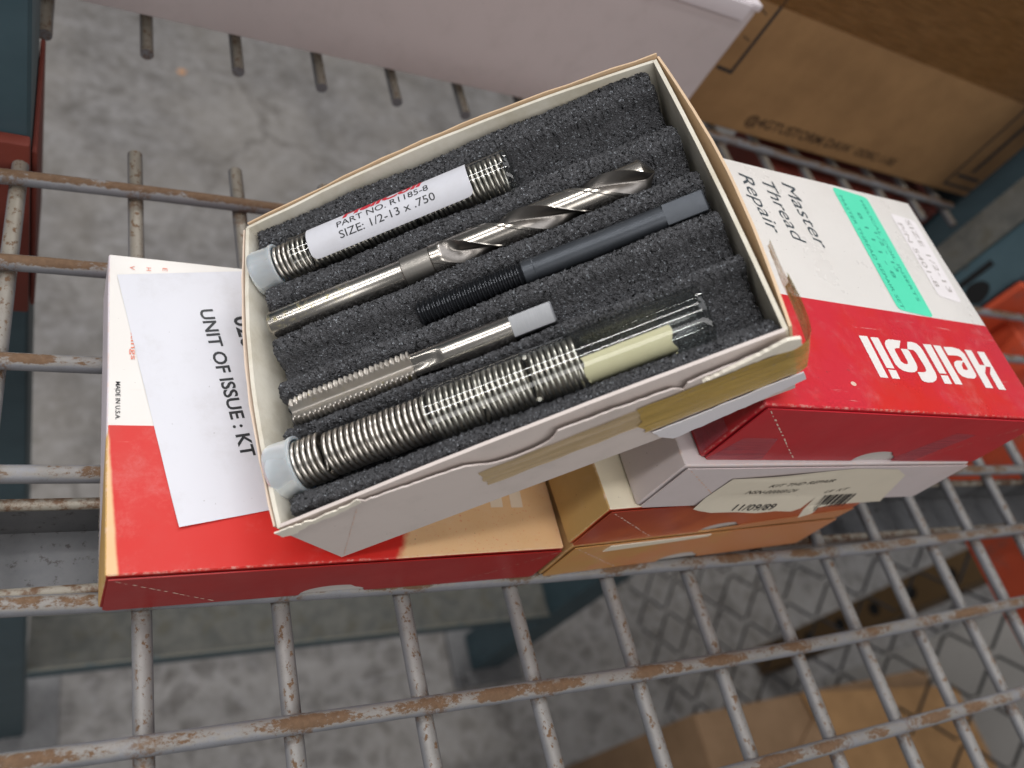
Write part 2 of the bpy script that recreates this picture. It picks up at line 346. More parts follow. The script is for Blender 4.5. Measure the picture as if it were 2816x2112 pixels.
# ------------------------------------------------------------------ the shelf: two wire decks
HY = {0: (0.0, 3.46, -0.63), 1: (0.0, 3.0, -49.7), 2: (0.0, 1.2, -98.2), 3: (0.0, -1.2, -146.9), 4: (0.56, -3.16, -195.65), 5: (0.65, -3.2, -244.24), 6: (0.4, -1.6, -293.6), 7: (0.3, -1.0, -343.0)}
VX = [(1.89, 1.96), (-0.48, 50.19), (-0.92, 98.33), (-2.04, 145.85), (-2.32, 196.97), (-1.2, 252.4), (0.4, 305.8), (0.5, 358.9), (0.79, 410.36), (2.6, 464.2), (2.74, 513.5), (5.0, 564.5), (5, 616), (5, 668), (5, 720)]
WR = 3.5
fd = thing('wire_deck', (0, 0, -15), 'rusty welded wire shelf deck carrying the stacked red and white boxes', 'wire deck')
def hy(i, x):
    q, b, c = HY[i]; s = min(x, 620) / 100
    if i < 4: s = min(s, 2.0)
    return q * s * s + b * s + c
OFF = (0, 0, -15)
for i in HY:
    p = [(x, hy(i, x) + 0.35 * math.sin(x * 0.021 + i * 2.1), 0.3 * math.sin(x * 0.033 + i)) for x in range(-160, 830, 22)]
    mk('wire', *tube(p, WR, 14), MW, fd, True, 50, OFF)
for j, (s, b) in enumerate(VX):
    y1 = {0: 30, 1: 33, 2: 33}.get(j, 32)
    ys = list(range(-400, 20, 28)) + [20, y1]
    mk('wire', *tube([(b + s * y / 100, y, -2 * WR + 0.4) for y in ys], WR, 14), MV, fd, True, 50, OFF)
mk('wire', *tube([(-49, y, -2 * WR + 0.4) for y in range(-400, 40, 20)], WR, 14), MV, fd, True, 50, OFF)
# the U channel under the deck, open side up, with rolled lips
def channel(y0, y1, x0, x1, par):
    zt, zb = -11.0, -34.0
    mk('support_channel', *join(bx(x0, x1, y0, y1, zb, zb + 2), bx(x0, x1, y0, y0 + 2, zb + 2.01, zt), bx(x0, x1, y1 - 2, y1, zb + 2.01, zt)), MCH, par, off=OFF)
    for yy in (y0, y1): mk('channel_lip', *tube([(x, yy, zt) for x in (x0, (x0 + x1) / 2, x1)], 2.3, 8), MLIP, par, True, off=OFF)
channel(-188, -154, -150, 770, fd)
bd = thing('wire_deck', (0, 112, -15), 'rusty wire shelf deck at the back under the grey box and brown carton', 'wire deck')
OFB = (0, 112, -15)
for k in range(17):
    x = 7.8 + 48.6 * k + (0.0 if k < 3 else (k - 2) * 0.8); y0 = 110.5 + min(k, 6) * 2.6
    mk('wire', *tube([(x, y, -2 * WR + 0.4) for y in (y0, 150, 220, 300, 420)], WR, 14), MV, bd, True, 50, OFB)
for k, y in enumerate((163, 213, 263, 313, 363)):
    mk('wire', *tube([(x, y + 26 - x * 0.052, 0) for x in range(-160, 850, 60)], WR, 14), MW, bd, True, 50, OFB)

# ------------------------------------------------------------------ pallet rack: posts, struts, beams
def post(name, label, x0, x1, y0, y1, z0, z1, foot=True, holes=(), dusty=False, mats=None):
    t = thing(name, ((x0 + x1) / 2, (y0 + y1) / 2, z0), label, 'rack post'); o = ((x0 + x1) / 2, (y0 + y1) / 2, z0)
    bevbox('column', x0 - o[0], x1 - o[0], y0 - o[1], y1 - o[1], 0, z1 - z0, mats or MBL, t, 4, 3)
    if foot:
        bevbox('foot_plate', x0 - o[0] - 40, x1 - o[0] + 45, y0 - o[1] - 30, y1 - o[1] + 40, 0.5, 9, MCH, t, 1.5)
        mk('anchor_bolt', *[(lambda VF: ([(p[1] + x0 - o[0] - 22, p[2] + y0 - o[1] - 12, p[0]) for p in VF[0]], VF[1]))(lathe([(9.1, 12), (20, 12), (20, 7), (34, 7)], 12))][0], MCH, t)
    return t, o
p1, o1 = post('rack_post', 'dark blue rack post at the left edge with an orange bracket on it', -75, 6, 22, 100, FZ + 0.5, 900)
p2, o2 = post('rack_post', 'blue slotted rack post behind the right side of the red box', 762, 828, 26, 96, FZ + 0.5, 900)
mdark = plain('dark_slot_and_gap_shade', lin('0c0d0f'), 0.9, 0, 0.05)
for k in range(-3, 8):
    z = -40 + 76 * k
    v, f = shape2d([[(10 * math.cos(t) , (15 if math.sin(t) > 0 else 9) * math.sin(t)) for t in [2 * math.pi * i / 16 for i in range(16)]]])
    mk('slot', *slab((v, f), (790 - o2[0], 25.7 - o2[1], z - o2[2]), (1, 0, 0), (0, 0, 1), 0.4, (0, -1, 0)), mdark, p2)
    mk('slot', *slab((v, f), (761.7 - o2[0], 38 - o2[1], z + 30 - o2[2]), (0, -1, 0), (0, 0, 1), 0.4, (-1, 0, 0)), mdark, p2)
bevbox('dusty_liner', 757.0 - o2[0], 761.5 - o2[0], 66 - o2[1], 98 - o2[1], FZ + 1000 - o2[2], 500 - o2[2], MBD, p2, 0.8)
mk('gap_shade_strip', *bx(761.2 - o2[0], 761.9 - o2[0], 50 - o2[1], 56 - o2[1], -70 - o2[2], 18 - o2[2]), mdark, p2)  # dark strip painted in for the shadow gap along the post
st = thing('rack_strut', (380, 60, -865), 'long dusty horizontal rack strut near the floor behind the deck', 'rack strut')
bevbox('web', -372, 380, -33, 33, 0, 4, MBD, st, 0.8); bevbox('flange', -372, 380, -37, -33.1, -22, 6, MBL, st, 0.8); bevbox('flange', -372, 380, 33.1, 37, -22, 6, MBL, st, 0.8)
p3, o3 = post('rack_post', 'light blue rack post beside the brown carton at the right edge', 846, 915, 172, 240, FZ + 0.5, 900, True)
# orange connector on the left post
cn = thing('beam_bracket', (-30, 20, -150), 'red orange beam bracket hooked on the left post under the wires', 'beam bracket')
oc = (-30, 20, -150)
bevbox('hook_plate', -78 - oc[0], 6.0 - oc[0], 14 - oc[1], 21 - oc[1], -118 - oc[2], 6 - oc[2], MOB, cn, 1.5)
bevbox('side_plate', 6.2 - oc[0], 8.6 - oc[0], 21.2 - oc[1], 104 - oc[1], -120 - oc[2], -4 - oc[2], MOB, cn, 1.2)
for dx, dz in ((-52, -30), (-16, -70)): mk('rivet', *[(lambda VF: ([(q[1] + dx - oc[0], 13.9 - oc[1] - q[0], q[2] + dz - oc[2]) for q in VF[0]], VF[1]))(lathe([(0, 8), (3, 7), (4.5, 4), (5, 0.1)], 14))][0], MOB, cn, True)
bm_ = thing('rack_beam', (795, -200, -150), 'orange rack beam running under the right end of the wire deck', 'rack beam'); ob = (795, -200, -150)
bevbox('beam_box', 768 - ob[0], 822 - ob[0], -620 - ob[1], 14 - ob[1], -142 - ob[2], -40 - ob[2], MOR, bm_, 4, 3)
bevbox('beam_step', 796 - ob[0], 822 - ob[0], -620 - ob[1], 14 - ob[1], -39.9 - ob[2], -12 - ob[2], MOR, bm_, 3, 3)
bevbox('end_plate', 756 - ob[0], 826 - ob[0], 14.1 - ob[1], 21 - ob[1], -170 - ob[2], 30 - ob[2], MOR, bm_, 2.5, 2)
bm2 = thing('rack_beam', (800, 300, -150), 'rack beam in shade-darkened red under the back deck below the brown carton', 'rack beam'); ob = (800, 300, -150)
bevbox('beam_box', 585 - ob[0], 835 - ob[0], 172 - ob[1], 240 - ob[1], -130 - ob[2], -26 - ob[2], MOB, bm2, 4, 3)  # shade under the deck put into a darker red than the orange beam

# ------------------------------------------------------------------ things below: fence, perforated post, cartons on the floor
mf = plain('dull_fence_wire', lin('36373a'), 0.5, 0.3)
fn = thing('chain_link_fence', (1200, -180, FZ), 'grey chain link fence standing behind the deck at lower right', 'fence')
cy, cz = 48.0, 54.0
for k in range(13):
    y0 = -600 + k * 2 * cy; pts = []; z = 0; s = 0
    while z < 1150:
        for e in (0.12, 0.5, 0.88):
            u = e if s % 2 == 0 else 1 - e
            pts.append((3.2 * math.cos(math.pi * e) * (1 if s % 2 else -1), y0 + u * cy * 1.04 + 180 - (0 if True else 0), z + e * cz))
        z += cz; s += 1
    mk('fence_wire', *tube(pts, 2.2, 6), mf, fn, True)
    pts2 = [(p[0] * -1, 2 * (y0 + 180) + 0 - p[1], p[2]) for p in pts]
    mk('fence_wire', *tube(pts2, 2.2, 6), mf, fn, True)
mbr = plain('brown_perforated_steel', lin('6a5233'), 0.7, 0, 0.3, 0.03)
pp, op_ = post('perforated_post', 'brown perforated upright with a row of holes behind the fence', 1500, 1580, -75, -15, FZ + 0.5, -150, False, mats=mbr)
for k in range(11):
    v, f = shape2d([[(13 * math.cos(2 * math.pi * i / 14), 13 * math.sin(2 * math.pi * i / 14)) for i in range(14)]])
    mk('hole', *slab((v, f), (-40.4, 0, 90 + 95 * k), (0, -1, 0), (0, 0, 1), 0.5, (-1, 0, 0)), mdark, pp)
    mk('hole', *slab((v, f), (0, -30.4, 40 + 95 * k), (1, 0, 0), (0, 0, 1), 0.5, (0, -1, 0)), mdark, pp)
pb = thing('pale_board', (1700, -200, FZ), 'pale grey flat board leaning behind the chain link fence', 'board')
bevbox('panel', 0, 14, -430, 90, 1, 700, m_paper('pale_grey_board', lin('b9b6b2'), 0.6, 0.3), pb, 1.5)
fc = thing('open_carton', (1050, -432, FZ), 'open kraft carton seen through the wires at the bottom right corner', 'carton')
for nm, a in (('side_panel', (-230, -224, -230, 240)), ('side_panel', (284, 290, -230, 240)), ('side_panel', (-223.9, 283.9, 234, 240)), ('side_panel', (-223.9, 283.9, -230, -224))):
    bevbox(nm, a[0], a[1], a[2], a[3], 1, 600, MKRAFT2, fc, 1.0)
def flap(pts, par, mat, th=4): 
    v, f = join(([(p[0], p[1], p[2]) for p in pts] + [(p[0], p[1], p[2] + th) for p in pts], [(3, 2, 1, 0), (4, 5, 6, 7), (0, 1, 5, 4), (1, 2, 6, 5), (2, 3, 7, 6), (3, 0, 4, 7)]))
    return mk('carton_flap', v, f, mat, par)
bevbox('top_board', -229, 289, -229, 239, 599, 603, MKRAFT2, fc, 1.0)
flap([(-228, 60, 604), (40, 236, 604), (60, 0, 612), (-200, -220, 608)], fc, MKRAFT2)
flap([(-20, 239, 606), (286, 200, 640), (286, -228, 650), (60, -228, 612)], fc, MKRAFT)
flap([(-226, -225, 606), (60, -225, 606), (60, -20, 612), (-226, 50, 610)], fc, MKRAFT)
gp = plain('white_scuff', lin('e0dcd8'), 0.6, 0, 0.1)
for k, (a, b, r) in enumerate(((150, 60, 9), (160, 40, 11), (138, 30, 8), (172, 55, 6), (150, 15, 9))):
    mk('torn_patch', *slab(shape2d([[(r * (1 + 0.35 * math.sin(3 * i + k)) * math.cos(i * 0.7), r * (1 + 0.3 * math.cos(2 * i)) * math.sin(i * 0.7)) for i in range(9)]]), (a, b, 634 + (a - 140) * 0.05 + (60 - b) * 0.05), (1, 0, 0.11), (0, 1, -0.04), 0.6), gp, fc)

for c_ in fc.children:
    for v in c_.data.vertices: v.co.z = max(v.co.z - 0.060, 0.001)
# ------------------------------------------------------------------ big boxes on the back deck
ang = math.atan2(147.6 - 131.2, 429.4 - 20.2)
gx = thing('grey_box', (429.4, 147.6, WR + 0.1), 'plain pale grey carton on the back deck at the top', 'box', rot=Matrix.Rotation(ang, 3, 'Z'))
bevbox('carton_body', -640, 0, 0, 230, 0, 108, MPINK, gx, 1.5, 2, 3, 0.5)
lidm = m_paper('grey_box_lid_board', lin('e3dbdf'), 0.45, 0.1)
bevbox('lid', -641.5, 1.5, -1.5, 231, 108.1, 113, lidm, gx, 1.0)
bevbox('lid_lip', -641.5, -8, -3.2, -1.6, 100, 112, lidm, gx, 0.5)
ux = Vector((750 - 472.0, 165 - 171.0, 0)).normalized(); cang = math.atan2(ux.y, ux.x)
cbx = thing('brown_carton', (472, 171, WR + 0.1), 'tall brown corrugated carton with black printed corner marks on the back deck', 'carton', rot=Matrix.Rotation(cang, 3, 'Z'))
bevbox('carton_body', -26, 360, 0, 240, 0, 330, MKRAFT, cbx, 2.5, 3)
tp = m_tape('brown_packing_tape', lin('8f6436'), 0.42)
mk('tape_band', *slab(([(-25, 107), (358, 106), (358, 196), (-25, 197)], [(0, 1, 2, 3)]), (0, -0.15, 0), (1, 0, 0), (0, 0, 1), 0.25, (0, -1, 0)), tp, cbx)
def stroke(pts, w):
    V, F = [], []
    for (a, b) in zip(pts, pts[1:]):
        d = Vector((b[0] - a[0], b[1] - a[1])).normalized(); n = Vector((-d.y, d.x)) * w / 2; e = d * w / 2; i = len(V)
        V += [(a[0] - e.x + n.x, a[1] - e.y + n.y), (a[0] - e.x - n.x, a[1] - e.y - n.y), (b[0] + e.x - n.x, b[1] + e.y - n.y), (b[0] + e.x + n.x, b[1] + e.y + n.y)]; F.append((i, i + 1, i + 2, i + 3))
    return V, F
for pts, w in (([(-4, 118), (-4.4, 48.6), (-18.2, 49.5)], 2.8), ([(311, 118), (313, 9.4), (357, 9.4)], 2.6), ([(333, 110), (333.5, 31)], 5.0), ([(320, 21.5), (352, 21)], 3.4), ([(-25, 103), (-11, 98)], 0.8), ([(-16, 78), (-9, 76)], 0.8)):
    for q in range(len(pts) - 1):
        mk('printed_mark', *flat(stroke(pts[q:q + 2], w), (0, -0.3 - 0.05 * q, 0), (1, 0, 0), (0, 0, 1)), INK, cbx)
lettering('@4GTUSTORM DAW', (42, -0.3, 10.4), (1, 0, 0), (0, 0, 1), 128, 9.0, plain('worn_brown_ink', lin('4a3522'), 0.7, 0, 0.4, 0.4), cbx, 0.02)
lettering('ODRC-1-RE', (176, -0.3, 10.6), (1, 0, 0), (0, 0, 1), 56, 8.0, bpy.data.materials['worn_brown_ink'], cbx, 0.02)

# ------------------------------------------------------------------ kit boxes
LOGO = {"l1": [[71.1, 36.8], [76.4, 36.9], [75.6, 16.1], [70.7, 16.2]], "i1": [[78.2, 36.7], [83.4, 36.8], [83.0, 21.3], [78.1, 21.2]], "d1": [[78.4, 20.4], [83.4, 20.4], [83.0, 16.1], [78.1, 16.1]], "o": [[97.7, 36.6], [93.0, 36.7], [89.8, 36.6], [87.3, 35.7], [85.8, 34.1], [85.3, 32.4], [85.2, 23.5], [86.4, 21.6], [88.6, 20.4], [91.9, 20.0], [95.3, 20.3], [97.8, 21.4], [99.3, 23.1], [99.9, 24.9], [100.0, 31.3], [99.2, 32.3], [94.8, 32.2], [94.7, 26.0], [94.3, 24.7], [93.2, 24.1], [91.4, 24.3], [90.1, 25.3], [90.1, 30.7], [90.4, 31.6], [91.7, 32.2], [94.2, 32.5]], "C": [[102.2, 36.4], [105.4, 36.7], [108.2, 36.1], [109.7, 34.4], [110.1, 32.3], [110.0, 21.1], [109.2, 18.8], [107.4, 17.1], [104.2, 15.8], [100.8, 15.5], [98.3, 15.8], [97.4, 16.5], [97.4, 20.5], [101.8, 20.7], [103.6, 21.2], [104.5, 22.2], [104.8, 23.6], [104.3, 30.8], [103.4, 32.2], [99.4, 32.3]], "i2": [[112.8, 36.3], [118.5, 36.4], [117.6, 21.0], [112.6, 20.9]], "d2": [[112.6, 19.9], [117.7, 20.0], [117.3, 15.7], [112.2, 15.7]], "l2": [[120.1, 36.3], [125.3, 36.3], [124.9, 15.9], [119.7, 15.8]], "e": [[127.1, 36.0], [133.6, 36.4], [138.6, 35.7], [140.5, 33.2], [139.9, 22.6], [139.3, 21.1], [136.6, 19.7], [132.0, 19.6], [128.4, 20.4], [126.9, 22.2], [127.2, 26.0], [128.4, 27.8], [131.3, 29.0], [135.1, 29.0], [136.2, 29.6], [136.1, 31.1], [133.9, 31.8], [127.0, 31.5]], "eh": [[135.1, 28.4], [133.1, 26.6], [132.4, 24.5], [134.0, 24.0], [135.7, 24.3], [136.2, 25.3], [136.1, 28.3]], "H1": [[142.6, 35.8], [147.8, 35.8], [147.4, 27.8], [151.2, 27.9], [151.5, 27.2], [147.7, 23.3], [146.9, 15.2], [141.3, 15.2]], "H2": [[152.0, 35.5], [157.6, 35.7], [156.4, 14.8], [150.8, 14.9], [151.4, 23.1], [155.3, 27.2], [151.6, 27.2], [151.3, 27.9]]}
def logo(par, z, mat, fn):
    for k in ('l1', 'i1', 'd1', 'o', 'C', 'i2', 'd2', 'l2', 'e', 'H1', 'H2'):
        lp = [LOGO[k]] + ([LOGO['eh']] if k == 'e' else [])
        mk('logo_letter', *flat(shape2d([[fn(*p) for p in l_] for l_ in lp]), (0, 0, z), (1, 0, 0), (0, 1, 0)), mat, par)
MTUCK = m_paper('grey_tuck_card', lin('c4bdb8'), 0.6, 0.2)
def front_outline(L, H, notch=True, nx=None):
    nx = nx or L * 0.5
    o = [(1.2, H - 1.0), (1.2, 1.5), (2.6, 0.3)]
    if notch:
        for i in range(15):
            t = math.pi * i / 14; x = nx - 13 * math.cos(t); y = 0.3 + 8.0 * math.sin(t) ** 0.8 * (0.75 if i > 9 else 1); o.append((x, y))
    o += [(L - 2.6, 0.3), (L - 1.2, 1.5), (L - 1.2, H - 1.0)]
    return o
def dashes(p, q, n, w, par, y, seed=1):
    rr = random.Random(seed); V, F = [], []
    for i in range(n):
        a = (i + 0.15 * rr.random()) / n; b = a + (0.35 + 0.5 * rr.random()) / n
        x0, z0 = p[0] + (q[0] - p[0]) * a, p[1] + (q[1] - p[1]) * a; x1, z1 = p[0] + (q[0] - p[0]) * b, p[1] + (q[1] - p[1]) * b
        ww = w * (0.5 + rr.random()); j = rr.uniform(-0.15, 0.15); k = len(V)
        V += [(x0 + j, y, z0), (x0 + ww + j, y, z0 + ww * 0.3), (x1 + ww, y, z1 + ww * 0.3), (x1, y, z1)]; F.append((k, k + 1, k + 2, k + 3))
    return mk('score_line', V, F, MSCORE, par)
def kit(name, loc, L, D, H, label, mat, pmat, rot=0.0, notch=True, nx=None, bulge=0.15):
    t = thing(name, loc, label, 'kit box', 'thread repair kit boxes on the front deck', Matrix.Rotation(math.radians(rot), 3, 'Z'))
    bevbox('carton', 0, L, 0, D, 0, H, mat, t, 1.1, 3, 6, bulge)
    mk('front_panel', *slab(shape2d([front_outline(L, H, notch, nx)]), (0, -0.75, 0), (1, 0, 0), (0, 0, 1), 0.45, (0, -1, 0)), pmat, t)
    if notch: mk('tuck_card', *slab(shape2d([[((nx or L * 0.5) - 13.4 * math.cos(math.pi * i / 14), 0.4 + 8.6 * math.sin(math.pi * i / 14)) for i in range(15)]]), (0, -0.2, 0), (1, 0, 0), (0, 0, 1), 0.3, (0, -1, 0)), MTUCK, t)
    dashes((3, H - 2), (3 + H * 1.15, 2), 13, 0.55, t, -1.3, 3); dashes((L - 3, H - 2), (L - 3 - H * 1.15, 2), 13, 0.4, t, -1.3, 5)
    return t
white = lambda g: g.mix(g.noise(0.02, 5, w=6), WHT, lin('dfdbd7'))
# left box: white and red top, bleached tan along the edges
def topL(g):
    red = g.inv(g.step(g.y, 54.8, 55.2))
    f1 = g.inv(g.step(g.op('ADD', g.op('ADD', g.x, g.mul(g.y, 0.062)), g.mul(g.noise(0.15, 4), 0.8)), 3.6, 4.9))
    edge = g.op('ADD', g.op('ADD', g.x, g.mul(g.y, -0.50)), g.mul(g.noise(0.12, 4, 0.6, w=4), 8.0))
    f2 = g.step(edge, 100.5, 105.0)
    rc = g.mix(g.mx(f1, f2), RED, g.mix(g.noise(0.06, 5, w=3), TANF, lin('e3bd92')))
    pk = g.step(g.noise(0.9, 3, 0.6, w=13), 0.63, 0.68)
    rc = g.mix(g.mul(f2, pk, 0.5), rc, lin('d6604a'))
    return g.mix(red, white(g), rc)
def leftL(g): 
    d = g.step(g.op('ADD', g.y, g.mul(g.z, -1.25)), 13, 17)
    return g.mix(d, g.mix(g.noise(0.05, 4), AMB, lin('d0a765')), lin('d9cfd6'))
MKL = carton('left_kit_carton', 172, 133, 29.5, topL, leftL, lambda g: lin('a3201d'))
MFP = (lambda g: (g.bump(g.noise(0.05, 3), 0.25, 0.0008), g.set(Base_Color=g.mix(g.noise(0.04, 5), lin('a81d1b'), lin('8e1c1d')), Roughness=g.op('ADD', 0.25, g.mul(g.noise(0.03, 4, w=4), 0.3))))[1])(G('glossy_deep_red_board'))
kl = kit('kit_box', (36.5, -200, WR), 172.5, 133, 29.5, 'red and white kit box with a loose white sheet on top, left of the stack', MKL, MFP, 0.0, nx=81)
TZ = 29.5 + 0.2
o = Vector((36.5, -200))
pd = Vector((19.4, -107.1, 0)).normalized(); pu = Vector((-pd.y, pd.x, 0))
po = Vector((39.5 - o.x, -77.9 - o.y, TZ))
nx_, ny_ = 22, 18; V, F = [], []
for i in range(nx_ + 1):
    for j in range(ny_ + 1):
        q = po + pd * (108.5 * i / nx_) + pu * (96 * j / ny_)
        e = 0.35 * math.exp(-((i - 11.3) / 0.8) ** 2) * (1 if j < 12 else 0.6) + max(0, 1 - i / 4) ** 2 * 0.5 + max(0, (i - nx_ + 3) / 3) ** 2 * 0.5 * max(0, 1 - j / 6)
        V.append((q.x, min(q.y, 132.6), q.z + 0.12 + e + 0.06 * math.sin(i * 0.9) * math.cos(j * 0.8)))
for i in range(nx_):
    for j in range(ny_): a = i * (ny_ + 1) + j; F.append((a, a + ny_ + 1, a + ny_ + 2, a + 1))
sh = mk('label_sheet', V, F, MPAPER, kl, True)
TL = TZ + 0.24
lettering('UNIT OF ISSUE : KT', (69.2 - o.x, -91.4 - o.y, TL), pd, pu, 67.5, 5.0, INK, sh, 0.022)
lettering('020', (82.0 - o.x, -93.5 - o.y, TL), pd, pu, 15.5, 6.4, INK, sh, 0.022)
def sheet_lift(i, j): return 0.35 * math.exp(-((i - 11.3) / 0.8) ** 2) * (1 if j < 12 else 0.6) + 0.06 * math.sin(i * 0.9) * math.cos(j * 0.8)
for ch_ in sh.children:
    for v in ch_.data.vertices:
        d_ = v.co / MM - po; v.co.z = (TZ + 0.12 + sheet_lift(d_.dot(pd) / 108.5 * nx_, d_.dot(pu) / 96 * ny_) + 0.12) * MM
lettering('MADE IN U.S.A.', (39.3 - o.x, -127.0 - o.y, TZ + 0.03), (0, -1, 0), (1, 0, 0), 15.8, 1.5, INK, kl, 0.01)
lettering('Fittings', (44.3 - o.x, -100.0 - o.y, TZ + 0.03), (0, -1, 0), (1, 0, 0), 17.0, 1.9, INKO, kl)
lettering('V', (44.0 - o.x, -72.2 - o.y, TZ + 0.03), (0, -1, 0), (1, 0, 0), 2.0, 1.8, INKO, kl); lettering('H', (50.0 - o.x, -72.2 - o.y, TZ + 0.03), (0, -1, 0), (1, 0, 0), 1.6, 1.8, INKO, kl); lettering('E', (56.0 - o.x, -71.6 - o.y, TZ + 0.03), (0, -1, 0), (1, 0, 0), 1.6, 1.8, INKO, kl)
logo(kl, TZ - 0.03, LOGOT, lambda x, y: (x + 1, y + 4))
for r_, z_ in ((0, 17.5), (1, 11.5)):
    lettering(('HeliCoil HeliCoil', 'Thread Repair Kit Size')[r_], (-0.75, (42, 44)[r_], (9.5, 17)[r_]), (0, -1, 0), (0, 0, 1), (37, 30)[r_], (4.2, 1.8)[r_], LOGOT, kl)
# tan box at the bottom of the stack
def amber(g): return g.mix(g.step(g.noise(0.03, 6, 0.7), 0.3, 0.7), lin('c08a4e'), lin('cfa265'))
MKT = carton('tan_kit_carton', 168, 130, 32, amber, lambda g: g.mix(g.noise(0.04, 5), lin('b28a58'), lin('c49c66')), amber, rough=0.45)
MTP = (lambda g: g.set(Base_Color=g.mix(g.step(g.op('ADD', g.noise(0.03, 6, 0.7), g.mul(g.x, 0.002)), 0.45, 0.75), lin('c29256'), lin('c8855a')), Roughness=0.4))(G('sun_bleached_tan_board'))
kt = kit('kit_box', (211.5, -200.5, WR), 168, 130, 32.5, 'sun bleached tan kit box lowest in the stack, resting on the wires', MKT, MTP, 2.5, nx=80)
mk('torn_flap', *slab(shape2d([[(20, 31), (78, 31.5), (77, 29.5), (60, 28), (19, 25.5)]]), (0, -1.3, 0), (1, 0, 0), (0, 0, 1), 0.5, (0, -1, 0)), MLAB, kt)
# orange box above it
def frontO(g): return g.mix(g.step(g.op('ADD', g.noise(0.03, 5, 0.6), g.mul(g.z, 0.012)), 0.45, 0.95), lin('cf5b2c'), lin('b23c22'))
MKO = carton('orange_kit_carton', 168, 130, 33, lambda g: g.mix(g.noise(0.04, 5), lin('d8cbb0'), lin('e4dac6')), lambda g: g.mix(g.noise(0.04, 5), lin('b28d52'), lin('caa56a')), frontO)
MOP = (lambda g: g.set(Base_Color=g.mix(g.step(g.op('ADD', g.mul(g.x, -0.006), g.op('ADD', g.noise(0.03, 5, 0.6), g.mul(g.z, 0.014))), 0.2, 0.75), lin('bb5a34'), lin('983826')), Roughness=0.33))(G('faded_orange_red_board'))
ko = kit('kit_box', (208.5, -199.8, WR + 33.2), 170, 130, 33.3, 'faded orange kit box second from the bottom of the stack', MKO, MOP, 2.5, nx=84)
mk('torn_flap', *slab(shape2d([[(74, 0.6), (100, 5), (170, 10.5), (168, 0.6)]]), (0, -1.3, 0), (1, 0, 0), (0, 0, 1), 0.35, (0, -1, 0)), MTP, ko)
# pale box with the torn stock label
MKW = carton('pale_kit_carton', 172, 132, 33, lambda g: LIL, lambda g: g.mix(g.noise(0.03, 4), lin('c6bab9'), lin('d2c7c6')), lambda g: g.mix(g.noise(0.03, 4), lin('c9bdbc'), lin('d6cccb')))
kw = kit('kit_box', (221.0, -198.8, WR + 67.2), 173, 132, 33.6, 'pale pinkish grey kit box with a torn barcode label, third up in the stack', MKW, MPINK, 0.3, notch=False)
ow = Vector((221.0, WR + 67.2)); W_ = lambda x, z: (x - ow.x, z - ow.y)
lab = [W_(*p) for p in ((250.0, 70), (250.3, 82), (250.8, 95.5), (268, 97.5), (285, 99.4), (316, 102.4), (345, 101), (357, 95), (365, 80), (372, 67), (352, 66.4), (333, 64.6), (327, 60.8), (321.5, 58.5), (318.5, 66), (317, 76), (315.5, 67), (311, 65), (300, 66.6), (288, 65.7), (276, 66.9), (262, 66.6), (254, 68.5))]
V, F = shape2d([lab])
def bow(u, v): return -1.35 - 0.9 * math.exp(-((u - 60 + (v - 15) * 0.6) / 26) ** 2) - (1.6 * max(0, (8 - v) / 14) if 20 < u < 108 else 0)
bmx = bmesh.new(); vs = [bmx.verts.new((u, bow(u, v), v)) for u, v in V]
for f in F: bmx.faces.new([vs[i] for i in f])
bmesh.ops.subdivide_edges(bmx, edges=list(bmx.edges), cuts=3, use_grid_fill=True)
V3 = [(v.co.x, bow(v.co.x, v.co.z), v.co.z) for v in bmx.verts]; bmx.verts.index_update(); F3 = [tuple(v.index for v in f.verts) for f in bmx.faces]; bmx.free()
lb = mk('stock_label', V3, F3, MLAB, kw, True)
def onlab(o_):
    for v in o_.data.vertices:
        u, w = v.co.x / MM, v.co.z / MM; v.co.y = (bow(u, w) - 0.22) * MM
    return o_
def lt(body, p0, p1, h, mat=INK, wt=0.0, sh_=0.25):
    a, b = W_(*p0), W_(*p1); d = Vector((b[0] - a[0], 0, b[1] - a[1]))
    onlab(lettering(body, (a[0], 0, a[1]), d, (0, 0, 1), d.length, h, mat, lb, wt, sh_))
lt('11/09/89', (272, 68.6), (296, 68.2), 5.0, INK, 0, 0); lt('NSN-00068124', (268, 82.6), (297, 82.8), 3.0, plain('worn_ribbon_ink', lin('5c554c'), 0.7, 0, 0.3, 2.0)); lt('KIT THD REPAIR', (276, 88.4), (313, 90.6), 2.7, bpy.data.materials['worn_ribbon_ink']); lt('UI  KT', (318.6, 79.6), (331.5, 81.6), 2.8, bpy.data.materials['worn_ribbon_ink'])
x = 322.0; rb = random.Random(4); V, F = [], []
while x < 343:
    w = rb.choice((0.45, 0.6, 1.0, 1.7)); a = W_(x, 77.3); k = len(V)
    V += [(a[0], 0, a[1]), (a[0] + w, 0, a[1] + 0.1), (a[0] + w + 4.5, 0, a[1] - 13.2), (a[0] + 4.5, 0, a[1] - 13.3)]; F.append((k, k + 1, k + 2, k + 3)); x += w + rb.choice((0.6, 0.8, 1.2))
onlab(mk('barcode', V, F, INK, lb))
